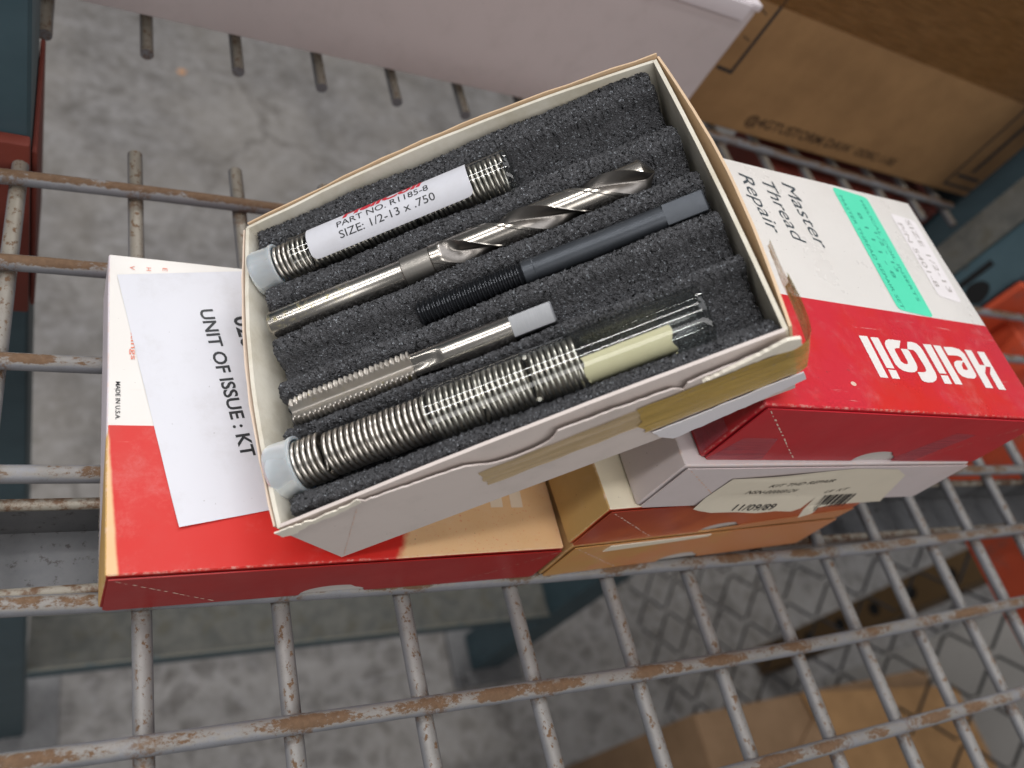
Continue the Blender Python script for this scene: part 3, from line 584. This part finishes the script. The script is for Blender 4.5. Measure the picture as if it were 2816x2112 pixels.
# red and white box on top of the stack
def topR(g): 
    red = g.inv(g.step(g.op('ADD', g.y, g.mul(g.x, 0.012)), 52.0, 52.4))
    return g.mix(red, white(g), g.mix(g.step(g.noise(0.025, 6, 0.65, w=8), 0.35, 0.7), lin('c62a38'), lin('ca2822')))
MKR = carton('red_kit_carton', 168.5, 128.5, 37.3, topR, lambda g: g.mix(g.step(g.y, 10, 12), lin('a01c24'), lin('8e1c22')), lambda g: lin('b6222c'), rough=0.25)
MRP = (lambda g: (g.bump(g.noise(0.04, 3), 0.3, 0.001), g.set(Base_Color=g.mix(g.noise(0.04, 5), lin('c22531'), lin('a52029')), Roughness=g.op('ADD', 0.22, g.mul(g.noise(0.03, 4, w=4), 0.3))))[1])(G('glossy_crimson_board'))
RZ = WR + 101.2; RH = 142.0 - RZ
kr = kit('kit_box', (228.6, -195.6, RZ), 168.5, 128.5, RH, 'glossy red and white kit box with a green sticker, topmost in the stack', MKR, MRP, -0.3, nx=95, bulge=0.1)
orr = Vector((237, -192)); KS = (307.1 - 142.0) / (307.1 - 136.0); q = lambda x, y: (19.6 + (x - 19.6) * KS - 228.6, -304.4 + (y + 304.4) * KS + 195.6)
TR = RH + 0.13
logo(kr, TR, LOGOW, lambda x, y: q(x + 237, y - 192))
tk = plain('dark_slate_ink', lin('39434a'), 0.5, 0, 0.05)
for body, p0, ln in (('Master', (311.5, -66.5), 40), ('Thread', (297.5, -68.0), 37.5), ('Repair', (284.0, -67.0), 35.5)):
    a = q(*p0); lettering(body, (a[0], a[1], TR), (0.03, -1, 0), (1, 0.03, 0), ln * KS, 7.5, tk, kr, 0.0, 0.22)
gs = (lambda g: g.set(Base_Color=g.mix(g.noise(0.05, 5), lin('4fd6ac'), lin('63dfba')), Roughness=0.4))(G('mint_green_sticker'))
P4 = [q(*p) for p in ((349.5, -60.6), (374.5, -62.6), (370.5, -139.2), (346.5, -137.2))]
def rounded(P, r, n=4):
    out = []
    for i in range(len(P)):
        a, b, c = Vector(P[i - 1]), Vector(P[i]), Vector(P[(i + 1) % len(P)])
        p = b + (a - b).normalized() * r; s = b + (c - b).normalized() * r
        for k in range(n + 1): t = k / n; out.append(tuple((1 - t) ** 2 * p + 2 * t * (1 - t) * b + t * t * s))
    return out
gst = mk('green_sticker', *flat(shape2d([rounded(P4, 3)]), (0, 0, TR + 0.02), (1, 0, 0), (0, 1, 0)), gs, kr)
gi = plain('green_sticker_ink', lin('2c8f78'), 0.5, 0, 0.1)
for body, x, y, ln, h in (('MASTER THREAD REPAIR SET', 351.5, -66, 68, 2.3), ('8 1 1 1 - 8', 358, -76, 40, 2.5), ('HELICAL COIL INSERTS', 367, -66, 62, 2.1), ('1/2 - 13', 363, -88, 24, 2.2)):
    a = q(x, y); lettering(body, (a[0], a[1], TR + 0.06), (-0.03, -1, 0), (1, -0.03, 0), ln, h, gi, gst)
wl = [q(*p) for p in ((387, -70.5), (406, -72.5), (402, -127), (385.5, -124.5))]
wst = mk('white_sticker', *flat(shape2d([rounded(wl, 2.5)]), (0, 0, TR + 0.02), (1, 0, 0), (0, 1, 0)), m_paper('faded_white_sticker', lin('e6e0e1'), 0.5, 0.1), kr)
for body, x, y, ln in (('SIZE 1/2-13', 397, -73, 46), ('P/N 5401-8', 388.5, -77, 40)):
    a = q(x, y); lettering(body, (a[0], a[1], TR + 0.06), (-0.02, -1, 0), (1, -0.02, 0), ln, 3.4, INKG, wst)
a = q(289, -180); mk('dent', *flat(shape2d([[(1.5 * math.cos(t * 0.7), 1.0 * math.sin(t * 0.7)) for t in range(9)]]), (a[0], a[1], TR), (1, 0, 0), (0, 1, 0)), MSCORE, kr)
gt = m_tape('clear_shiny_tape', lin('b86a78'), 0.38)
mk('clear_tape', *flat(([(1.6, 1), (30, 1), (24, 17), (7, 17)], [(0, 1, 2, 3)]), (0, -1.28, 0), (1, 0, 0), (0, 0, 1)), gt, kr)
mk('clear_tape', *flat(([(104, 1), (122, 1), (136, 24), (121, 25)], [(0, 1, 2, 3)]), (0, -1.28, 0), (1, 0, 0), (0, 0, 1)), gt, kr)
mk('clear_tape', *flat(([(1, 2), (20, 2), (20, 18), (1, 18)], [(0, 1, 2, 3)]), (-0.5, 0, 0), (0, 1, 0), (0, 0, 1)), gt, kr)

# ------------------------------------------------------------------ the open tray (its own tilted frame)
TRm = Matrix(((0.7313456, -0.0153207, -0.6818349), (0.0221095, 0.9997548, 0.0012507), (0.6816486, -0.0159898, 0.7315050)))
TO = Vector((85.4975, -196.7030, 61.3460))
def tthing(name, base, label, cat, group=None): return thing(name, TO + TRm @ Vector(base), label, cat, group, TRm)
DP = 38.4
tr = tthing('open_tray_box', (0, 0, 0), 'open white card tray of drilling and threading tools, leaning on the boxes', 'open box')
def wall(name, top, bot, inn, th, mat, par, cuts=1):
    V, F = [], []; n = len(top); lv = 6
    for side in (0, 1):
        for k in range(lv + 1):
            t = k / lv
            for i in range(n):
                p = Vector(top[i]).lerp(Vector(bot[i]), t) + Vector(inn) * (th * side); V.append(tuple(p))
    m = (lv + 1) * n
    for k in range(lv):
        for i in range(n - 1):
            a = k * n + i; F.append((a, a + 1, a + n + 1, a + n)); F.append((a + m, a + n + m, a + n + 1 + m, a + 1 + m))
    for i in range(n - 1): F.append((i, i + m, i + 1 + m, i + 1)); a = lv * n + i; F.append((a, a + 1, a + 1 + m, a + m))
    for i in (0, n - 1):
        for k in range(lv): a = k * n + i; F.append((a, a + n, a + n + m, a + m))
    return recalc(mk(name, V, F, mat, par, True, 40))
def curve(p, q, bow_, n=17, jag=0.0, seed=0):
    rr = random.Random(seed); out = []
    for i in range(n):
        t = i / (n - 1); s = math.sin(math.pi * t); v = Vector(p).lerp(Vector(q), t) + Vector(bow_) * s; v.z += rr.uniform(-jag, jag); out.append(tuple(v))
    return out
g = G('tray_inside_card'); 
MIN = g.set(Base_Color=g.mix(g.step(g.noise(0.05, 6, 0.7), 0.35, 0.75), lin('dfd9cb'), lin('c8bfab')), Roughness=0.65)
MOUT = m_paper('tray_outer_board', lin('d2c6c0'), 0.4, 0.25)
wall('left_wall', curve((-1.6, -1.2, 0), (0.2, 128, 0), (-4.4, 0, 0), 17, 0.15, 1), curve((0.5, -0.7, -DP), (1.5, 128, -DP), (-0.6, 0, 0)), (1, 0, 0), 1.5, MIN, tr)
wall('back_wall', curve((0.8, 128.3, 0), (170.2, 126.1, 0), (0, 5.2, 0), 21, 0.2, 2), curve((1.2, 128, -DP), (170.5, 126.3, -DP), (0, 1, 0), 21), (0, -1, 0), 1.3, MIN, tr)
wall('right_wall', curve((168.6, 2.0, 0), (171.4, 125.6, 0), (0.9, 0, 0), 17, 0.1, 3), curve((171.0, 0.5, -DP), (171.5, 125.6, -DP), (0.3, 0, 0)), (-1, 0, 0), 1.4, MIN, tr)
wall('front_wall', curve((-0.6, -1.2, 0), (167.6, 1.6, 0), (0, 0.9, 0), 25, 0.12, 4), curve((1.6, -0.4, -DP), (170.6, 0.6, -DP), (0, 0.5, 0), 25), (0, 1, 0), 1.2, MOUT, tr)
mk('base', *bx(2.2, 169.6, 1.2, 126.2, -DP, -DP + 1.2), MIN, tr)
# second layer on the right wall: bleached outer panel standing away from the rim
wall('outer_flap', curve((170.4, 3.5, -2.0), (173.0, 127.4, -0.5), (4.0, 0, 0), 17, 0.3, 5), curve((171.9, 0.8, -DP + 0.5), (172.6, 126.5, -DP + 0.5), (0.6, 0, 0)), (-1, 0, 0), 0.9, m_paper('bleached_peach_board', lin('d8ba98'), 0.5, 0.2), tr)
wall('outer_flap', curve((1.5, 129.8, 0.3), (172.2, 127.8, 0.6), (0, 5.4, 0), 21, 0.45, 6), curve((1.8, 129.2, -DP + 0.5), (171.9, 127.6, -DP + 0.5), (0, 1.2, 0), 21), (0, -1, 0), 0.6, bpy.data.materials['bleached_peach_board'], tr)
wall('outer_flap', curve((-2.9, 0, 0.1), (-1.0, 127.5, 0.2), (-4.7, 0, 0), 17, 0.35, 8), curve((-0.6, -0.2, -DP + 0.5), (0.2, 127.5, -DP + 0.5), (-0.9, 0, 0)), (1, 0, 0), 0.6, m_paper('faded_rim_board', lin('dcc7b4'), 0.6, 0.3), tr)
# outer front panel with thumb notch and ragged upper edge
def ragged(pts, step=2.2, amp=0.25, seed=2):
    rr = random.Random(seed); out = []
    for a, b in zip(pts, pts[1:]):
        n = max(1, int(math.dist(a, b) / step))
        for i in range(n): t = i / n; out.append((a[0] + (b[0] - a[0]) * t + rr.uniform(-amp, amp) * 0.4, a[1] + (b[1] - a[1]) * t + rr.uniform(-amp, amp)))
    return out + [pts[-1]]
fo = ragged([(-0.8, -2.6), (10, -3.6), (22, -2.2), (27, 1.2), (28.5, -1.8), (45, -3.0), (62, -4.4)], 2, 0.35) + [(66 + 13 * (1 - math.cos(math.pi * i / 10)), -4.6 - 6.2 * math.sin(math.pi * i / 10) ** 0.7) for i in range(1, 10)] + ragged([(93.5, -4.4), (110, -4.2), (131, -5.6), (134, -8.4), (136, -5.0), (150, -4.0), (166, -3.4)], 2, 0.35, 5) + [(170.6, -DP + 0.4), (1.9, -DP + 0.4)]
def fy(a, c): return -1.6 - 0.5 * math.sin(math.pi * min(max(a, 0), 170) / 170) + 1.9 * (a / 170) - 0.2 * (c / DP)
VF = shape2d([fo])
pn = mk('outer_front_panel', *slab(VF, (0, -1.75, 0), (1, 0.0105, 0), (0, 0, 1), 0.6, (0, -1, 0)), MOUT, tr)
dashes((24, -4.5), (3, -37), 20, 0.45, pn, -2.42, 9)
mk('torn_corner', *slab(shape2d([ragged([(-2.4, 0.8), (3, 0.9), (12, 0.3), (22, 1.0), (27.5, 3.0), (28, 0.2), (20, -1.6), (8, -2.6), (3, -4.6), (-2.0, -4.0), (-2.4, 0.8)], 1.2, 0.55, 11)[:-1]]), (0, -2.5, 0), (1, 0, 0), (0, 0, 1), 0.5, (0, -1, 0)), MEDGE, tr)
mk('torn_corner', *slab(shape2d([ragged([(165, 0.4), (168, 0.8), (170.8, -0.6), (171.2, -5), (168, -6.5), (160, -4.6), (148, -5.6), (140, -5.8), (152, -3.6), (165, 0.4)], 1.3, 0.4, 13)[:-1]]), (0, -1.0, 0), (1, 0, 0), (0, 0, 1), 1.2, (0, -1, 0)), MEDGE, tr)
# yellowed tape across the front and round the right corner
mt = m_tape('yellowed_cellophane_tape', lin('cbaa5c'), 0.86); mt2 = m_tape('amber_stained_tape', lin('d6b981'), 0.62)
def ribbon(name, path, c0, c1, mat, seed=1, jag=0.5):
    rr = random.Random(seed); V, F = [], []; n = len(path)
    for i, (a, b) in enumerate(path):
        j = rr.uniform(-jag, jag) if i in (0, n - 1) else 0
        for k in range(9): t = k / 8; V.append((a + (rr.uniform(-jag, jag) if i in (0, n - 1) else 0), b + 0.15 * math.sin(i * 1.7 + k), c0(a, b) + (c1(a, b) - c0(a, b)) * t))
    for i in range(n - 1):
        for k in range(8): a = i * 9 + k; F.append((a, a + 1, a + 10, a + 9))
    return mk(name, V, F, mat, tr, True)
path = [(64 + 4.3 * i, -2.75 + 0.0105 * (64 + 4.3 * i)) for i in range(25)] + [(170.8, -1.1), (173.4, 0.0), (175.0, 2.2), (176.0, 5.5), (176.4, 10), (176.6, 18), (176.6, 26), (176.9, 36)]
ribbon('tape_strip', path, lambda a, b: -11.5 + (a - 64) * 0.035 if a < 172 else -7.7 + b * 0.13, lambda a, b: -23.5 + (a - 64) * 0.03 if a < 172 else -20 + b * 0.25, mt2, 3, 0.6)
ribbon('tape_strip', [(118 + 4.5 * i, -2.95 + 0.0105 * (118 + 4.5 * i)) for i in range(12)] + [(171.3, -1.4), (174.2, -0.2), (176.0, 2.4), (176.8, 6), (177.2, 12), (177.4, 22)], lambda a, b: -8.6 + (a - 118) * 0.03 + (b if b > 0 else 0) * 0.2, lambda a, b: -28.0 + (a - 118) * 0.05 + (b if b > 0 else 0) * 0.4, mt, 5, 1.2)
mk('paper_flap', *slab(shape2d([ragged([(121, -29), (172.5, -25.5), (173.4, -31.5), (150, -36), (127, -39.5), (122.5, -34), (121, -29)], 2.5, 0.4, 21)[:-1]]), (0, -3.1, 0), (1, 0.0105, 0), (0, 0, 1), 0.5, (0, -1, 0)), m_paper('white_paper_scrap', lin('dcd8dc'), 0.5, 0.1), tr)
# cells of the foam insert
IT = [(107.5, 9.4), (81.5, 6.6), (61.0, 5.2), (42.0, 6.2), (20.5, 10.1)]
ICZ = -6.0
def foam_c(a, b):
    c = -3.4
    if b < 9: c = -3.4 + 2.0 * (1 - max(0, b - 4) / 5)
    for b0, r in IT:
        d = abs(b - b0)
        if d < r + 2.5:
            w = ICZ - math.sqrt(max(0, r * r - min(d, r) ** 2)) if d < r else -3.4 - (2.6) * max(0, 1 - (d - r) / 2.5) ** 1.5
            c = min(c, w)
    return c
rf = random.Random(3)
NA, NB = 330, 250; V, F = [], []
for i in range(NA + 1):
    a = 2.6 + (167.0 - 2.6) * i / NA
    for j in range(NB + 1):
        b = 3.2 + (127.6 - 3.2) * j / NB
        e = min(a - 2.6, 167 - a, b - 3.2, 127.6 - b)
        c = foam_c(a, b) + 0.5 * math.sin(a * 0.11 + b * 0.07) - (1.6 * (1 - e / 1.5) ** 2 if e < 1.5 else 0)
        k = 0.58
        V.append((a + rf.uniform(-k, k) - (2.0 if i == 0 and 9 < b < 30 else 0), b + rf.uniform(-k, k), c + rf.uniform(-k, k)))
N1 = NB + 1
for i in range(NA):
    for j in range(NB): a = i * N1 + j; F.append((a, a + N1, a + N1 + 1, a + 1))
bid = [i * N1 for i in range(NA + 1)] + [NA * N1 + j for j in range(1, N1)] + [i * N1 + NB for i in range(NA - 1, -1, -1)] + [j for j in range(NB - 1, 0, -1)]
s0 = len(V)
for i in bid: V.append((V[i][0], V[i][1], -DP + 2))
nb = len(bid)
for k in range(nb): k2 = (k + 1) % nb; F.append((bid[k], s0 + k, s0 + k2, bid[k2]))
fb = TO
fm = mk('foam_insert', V, F, m_foam(), None, True)
fm.matrix_world = Matrix.Translation(TO * MM) @ TRm.to_4x4()
tag(fm, 'grooved charcoal foam insert filling the open tray under the tools', 'foam insert')

# ------------------------------------------------------------------ vials, coils and caps
MG = m_glass('clear_glass', 0.05); MG2 = m_glass('clear_glass_inside', 0.004); MCO = m_steel('bright_coil_wire', lin('d0cbc3'), lin('b4aea6'), 0.24, False)
def m_cap():
    g = G('milky_blue_plastic'); return g.set(Base_Color=lin('dde7f0'), Roughness=0.3, Subsurface_Weight=0.5, Subsurface_Radius=(0.6, 0.8, 1.0), Subsurface_Scale=0.004, Transmission_Weight=0.45)
MCAP = m_cap()
def vial(name, a0, a1, r, b, label):
    t = tthing(name, (a0, b, ICZ - r), label, 'glass vial', 'glass vials in the foam')
    L = a1 - a0
    pr = [(0, r), (0.3, r + 0.35), (1.0, r + 0.3), (1.8, r), (L - 3.2, r), (L - 1.6, r + 0.15), (L - 0.5, r - 0.4), (L, r - 2.0), (L + 0.1, 0.05)]
    mk('glass_wall', *lathe([(0, r - 1.0)] + pr, 48, 0, r)[:1], [f for f in lathe([(0, r - 1.0)] + pr, 48, 0, r)[1] if len(f) == 4], MG, t, True, 45)
    inr = [(0.05, r - 1.01), (L - 3.6, r - 1.0), (L - 2.2, r - 1.6), (L - 1.8, r - 3.5), (L - 1.7, 0.05)]
    vv, ff = lathe(inr, 48, 0, r); mk('inner_wall', vv, [f for f in ff if len(f) == 4], MG2, t, True, 45)
    return t
va = vial('glass_vial', 17.5, 107.5, 8.7, 107.5, 'glass vial with a printed white label in the back groove of the foam')
vb = vial('glass_vial', 55.0, 150.0, 10.0, 20.0, 'bare clear glass vial with coils and a yellow slip in the front groove')
def coil(a0, a1, R0, b, pitch, label, wr=0.82, dc=0.0, tilt=0.0):
    n = (a1 - a0) / pitch; N = int(n * 26); P = []
    for i in range(N + 1):
        t = i / N; th = 2 * math.pi * n * t + a0; a = (a1 - a0) * t
        rr = R0 * (1 + 0.012 * math.sin(t * 9 + a0))
        P.append((a + tilt * math.sin(th), rr * math.cos(th), R0 + dc + rr * math.sin(th)))
    o_ = mk('coil_insert', *tube(P, wr, 7), MCO, None, True, 60)
    o_.matrix_world = Matrix.Translation((TO + TRm @ Vector((a0, b, ICZ - R0))) * MM) @ TRm.to_4x4()
    tag(o_, label, 'coil insert', 'wire thread inserts')
GA, GB = 'steel wire coil inside the labelled vial, ', 'steel wire coil '
coil(9.5, 24.0, 7.2, 107.5, 2.0, 'steel wire coil between the back cap and the white vial label')
coil(25.0, 45.5, 6.6, 107.3, 1.95, 'steel wire coil under the left half of the white vial label')
coil(46.5, 67.0, 6.6, 107.4, 1.95, 'steel wire coil under the middle of the white vial label')
coil(68.0, 87.5, 6.6, 107.3, 1.95, 'steel wire coil under the right part of the white vial label')
coil(88.2, 104.5, 7.0, 107.5, 1.98, 'steel wire coil at the closed end of the labelled vial')
coil(1.0, 17.0, 7.7, 20.9, 2.1, 'short steel wire coil seated in the front milky cap', 0.86, 0.2)
coil(18.2, 36.5, 7.0, 20.6, 2.12, 'steel wire coil second from the front cap, outside the glass', 0.86, 0.2)
coil(36.9, 56.0, 7.1, 20.3, 2.12, 'steel wire coil touching the open mouth of the bare vial', 0.86, 0.4)
coil(56.8, 73.5, 8.2, 20.0, 2.0, 'steel wire coil just inside the mouth of the bare vial', 0.84, 0, 0.1)
coil(74.0, 90.5, 8.2, 20.0, 2.0, 'steel wire coil in the middle of the bare vial', 0.84, 0, -0.15)
coil(91.0, 107.0, 8.1, 20.0, 2.0, 'steel wire coil beside the yellow slip in the bare vial', 0.84, 0, 0.2)
def cap(a0, a1, r, b, label):
    t = tthing('vial_cap', (a0, b, ICZ - r), label, 'vial cap', 'milky plastic vial caps'); L = a1 - a0
    mk('cap_wall', *lathe([(1.2, 0.05), (0.6, r * 0.6), (0.0, r - 1.2), (0.4, r - 0.3), (1.4, r), (2.6, r + 0.1), (L - 2.2, r - 0.2), (L - 1.2, r + 0.25), (L - 0.3, r + 0.2), (L, r - 0.3), (L - 0.2, r - 1.0), (2.4, r - 1.1), (2.2, 0.05)], 40, 0, r), MCAP, t, True, 50)
    return t
cap(-0.4, 10.2, 8.9, 107.8, 'milky blue plastic cap on the labelled vial at the back')
cap(-3.0, 7.4, 9.9, 21.2, 'larger milky blue plastic cap at the front corner of the tray')
# wrapped paper label on the back vial with its print
def wrap(VF, r, a0, th0, lift, name, mat, par, sub=True):
    V, F = VF; b2 = bmesh.new(); vs = [b2.verts.new((u, v, 0)) for u, v in V]
    for f in F:
        try: b2.faces.new([vs[i] for i in f])
        except ValueError: pass
    if sub:
        for k in range(-30, 31):
            bmesh.ops.bisect_plane(b2, geom=list(b2.verts) + list(b2.edges) + list(b2.faces), plane_co=(0, k * 0.7, 0), plane_no=(0, 1, 0))
    b2.verts.index_update(); R1 = r + lift
    VV = []
    for v in b2.verts:
        th = th0 + v.co.y / R1; VV.append((a0 + v.co.x, R1 * math.cos(th), r + R1 * math.sin(th)))
    FF = [tuple(v.index for v in f.verts) for f in b2.faces]; b2.free()
    return mk(name, VV, FF, mat, par, sub)
# v grows round the glass from the front (toward -b) over the top to the back
lr = rounded([(0, -9.5), (66, -9.5), (66, 17), (0, 17)], 3.0)
th_top = math.pi / 2
def wrapm(VF, lift, name, mat, par, sub=False): 
    V, F = VF; return wrap(([(u, -v) for u, v in V], [tuple(reversed(f)) for f in F]), 8.7, 8.0, th_top, lift, name, mat, par, True)
vl = wrapm(shape2d([[(u, v) for u, v in lr]]), 0.12, 'paper_label', MPAPER, va)
def vtext(body, u0, v0, ln, h, mat, wt=0.0, shear=0.0):
    V, F = text2d(body, wt, shear); w0 = min(p[0] for p in V); w1 = max(p[0] for p in V); k = ln / (w1 - w0)
    wrapm(([(u0 + (p[0] - w0) * k, v0 + p[1] * h / 0.69) for p in V], F), 0.2, 'lettering', mat, vl)
# ------------------------------------------------------------------ label text: v measured up the label, away from the front
vtext('PART NO. R1185-8', 13.0, -1.0, 37.5, 2.7, INK, 0.004); vtext('SIZE: 1/2-13 x .750', 13.0, -5.6, 39, 3.0, INK, 0.004); vtext('HeliCoil', 15.5, 3.0, 33.5, 4.4, INKR, 0.04, 0.2)
# yellow slip rolled up inside the bare vial
yl = (lambda g: g.set(Base_Color=g.mix(g.noise(0.15, 5), lin('d6cda4'), lin('e2dbb8')), Roughness=0.7))(G('yellowed_slip'))
V, F = [], []
for i in range(13):
    for k in range(25):
        th = math.radians(112 + 170 * k / 24); a = 29 * i / 12; r_ = 8.6
        V.append((a + (0.6 * math.sin(k * 0.9) if i in (0, 12) else 0), r_ * math.cos(th), 9.0 + r_ * math.sin(th)))
for i in range(12):
    for k in range(24): a = i * 25 + k; F.append((a, a + 25, a + 26, a + 1))
ys = mk('paper_slip', V, F, yl, None, True); ys.matrix_world = Matrix.Translation((TO + TRm @ Vector((107.8, 20, ICZ - 9.0))) * MM) @ TRm.to_4x4()
tag(ys, 'yellowed paper slip curled inside the bare glass vial', 'paper slip')

# ------------------------------------------------------------------ drill, installing tool, tap
MST = m_steel('ground_steel', lin('c9c4bd'), lin('aaa49c'), 0.18); MSM = m_steel('matt_sanded_steel', lin('a09c96'), lin('88847f'), 0.36); MDR = m_steel('drill_flute_steel', lin('c4beb6'), lin('a39c94'), 0.17)
MBK = (lambda g: (g.bump(g.noise(1.0, 4), 0.1, 0.0002), g.set(Base_Color=g.mix(g.noise(0.2, 5), lin('3a3d42'), lin('4a4e54')), Metallic=0.6, Roughness=0.42))[1])(G('black_oxide_steel'))
MBK2 = (lambda g: g.set(Base_Color=lin('34363a'), Metallic=0.7, Roughness=0.26))(G('dark_thread_steel'))
dr = tthing('twist_drill', (3.0, 81.5, ICZ - 5), 'bright steel twist drill in the second groove from the back', 'drill bit')
def m_shank():
    g = G('shank_steel_with_yellow_marking'); n = g.noise(0.7, 4, 0.6, vec=g.stretch(8, 0.4, 0.4)); stain = g.mul(g.step(g.noise(0.5, 5, 0.7, w=3), 0.50, 0.68), g.inv(g.step(g.x, 33, 35)), g.step(g.z, 6.0, 9.5))
    g.bump(n, 0.06, 0.0001); return g.set(Base_Color=g.mix(g.mul(stain, 0.6), g.mix(n, lin('c9c4bd'), lin('aaa49c')), lin('a89a40')), Metallic=g.op('SUBTRACT', 1.0, g.mul(stain, 0.4)), Roughness=g.op('ADD', 0.2, g.mul(n, 0.1)))
mk('shank', *lathe([(0, 4.4), (0.8, 5.2), (34, 5.25), (34.4, 5.1), (54.6, 5.1)], 40, 0, 5.0), m_shank(), dr, True, 30)
mk('neck', *lathe([(54.6, 5.1), (55.0, 5.55), (66, 5.6), (66.3, 5.3)], 40, 0, 5.0), MSM, dr, True, 30)
rings = []; RD = 6.1; n = 96; pitch = 65.0
def dsec(tw, depth, scl=1.0):
    pts = []
    for k in range(n):
        th = 2 * math.pi * k / n; u = (th % math.pi) / math.pi    # two flutes
        if u < 0.50: s = u / 0.50; r = RD * (1 - depth * (math.sin(math.pi * s) ** 1.0) * 0.60)
        elif u < 0.57: r = RD
        else: r = RD * 0.965
        pts.append((r * scl * math.cos(th + tw), r * scl * math.sin(th + tw)))
    return pts
for i in range(121):
    a = 66.4 + (151.2 - 66.4) * i / 120
    dp = min(1, max(0, (a - 70) / 7)); tw = 0.55 + 2 * math.pi * (a - 66.4) / pitch
    scl = 1.0 if a < 147.2 else max(0.10, 1 - (a - 147.2) / 4.3)
    rings.append((a, dsec(tw, dp, scl)))
fbod = mk('fluted_body', *section(rings, 0, 5.0), MDR, dr, True, 28)
fbod.data.materials.append(m_steel('satin_flute_steel', lin('8d8883'), lin('77726e'), 0.30, False))
for pi, po_ in enumerate(fbod.data.polygons):
    if pi < 120 * n and 70.5 < fbod.data.vertices[po_.vertices[0]].co.x / MM:
        u_ = ((pi % n) + 0.5) / n * 2 % 1.0
        if u_ < 0.50: po_.material_index = 1
it = tthing('installing_tool', (59.0, 61.0, ICZ - 4.4), 'black threaded installing tool with a square end in the middle groove', 'installing tool')
pr = []
for k in range(20): a = 0.6 + 1.95 * k; pr += [(a, 3.9), (a + 0.6, 5.0), (a + 0.95, 5.0), (a + 1.55, 3.9)]
mk('threaded_end', *lathe([(0, 3.6)] + pr + [(39.8, 4.3)], 36, 0, 4.4), MBK2, it, True, 20)
mk('shank', *lathe([(39.8, 4.1), (40.2, 4.5), (44, 4.5), (44.3, 4.3), (91.5, 4.3)], 36, 0, 4.4), MBK, it, True, 30)
def square(a0, a1, s, c, mat, par, rot=0.0, rnd=0.6):
    P = rounded([(-s, -s), (s, -s), (s, s), (-s, s)], rnd, 3); cr, sr = math.cos(rot), math.sin(rot)
    Q = [(y * cr - z * sr, y * sr + z * cr) for y, z in P]; K = 0.92
    return mk('square_end', *section([(a0, [(y * 1.0, z * 1.0) for y, z in Q]), (a1 - 0.5, Q), (a1, [(y * K, z * K) for y, z in Q])], 0, c), mat, par, True, 30)
square(91.5, 106.0, 3.85, 4.4, MBK, it, 0.42)
tp_ = tthing('thread_tap', (7.0, 42.0, ICZ - 5.7), 'steel hand tap with brown stained flutes and a grey square end', 'tap')
def m_tap():
    g = G('stained_tap_steel'); n = g.noise(0.3, 5, 0.65, vec=g.stretch(0.4, 1, 1)); y = g.step(g.noise(0.25, 4, 0.6, w=6), 0.62, 0.68)
    c = g.mix(n, lin('a8a29b'), lin('c2bcb4')); c = g.mix(g.mul(y, 0.6), c, lin('a89a5a')); return g.set(Base_Color=c, Metallic=1.0, Roughness=g.op('ADD', 0.36, g.mul(n, 0.15)))
rings = []; n = 80; RT = 6.4; fph = 1.46
for i in range(186):
    a = 46.0 * i / 185; ph = (a % 1.95) / 1.95; pts = []
    chm = min(1.0, 0.86 + a / 40)
    fade = min(1.0, max(0.0, (46.5 - a) / 1.0))
    for k in range(n):
        th = 2 * math.pi * k / n; u = ((th - fph) % (math.pi / 2)) / (math.pi / 2); p2 = (ph + th / (2 * math.pi)) % 1.0
        tooth = abs(p2 - 0.5) * 2; r = RT * chm - 1.05 * max(0, min(1, (tooth - 0.12) / 0.76))
        if u < 0.68: r = min(r, RT * (1 - 0.50 * math.sin(math.pi * u / 0.68) ** 0.7))
        pts.append((r * math.cos(th), r * math.sin(th)))
    rings.append((a, pts))
mk('threaded_end', *section(rings, 0, 5.0), m_tap(), tp_, True, 24)
rings = []
for i in range(41):
    a = 46.05 + (82.5 - 46.05) * i / 40; dpt = max(0.0, 1 - (a - 46) / 11.0); pts = []
    for k in range(n):
        th = 2 * math.pi * k / n; u = ((th - fph) % (math.pi / 2)) / (math.pi / 2); r = 4.75
        if u < 0.68: r = r * (1 - 0.36 * math.sin(math.pi * u / 0.68) * dpt ** 0.6)
        pts.append((r * math.cos(th), r * math.sin(th)))
    rings.append((a, pts))
mk('shank', *section(rings, 0, 5.0), MST, tp_, True, 30)
square(82.5, 97.5, 3.75, 5.0, m_steel('dull_grey_square', lin('9a9b9e'), lin('88898c'), 0.45), tp_, 0.45)
bpy.context.view_layer.update()
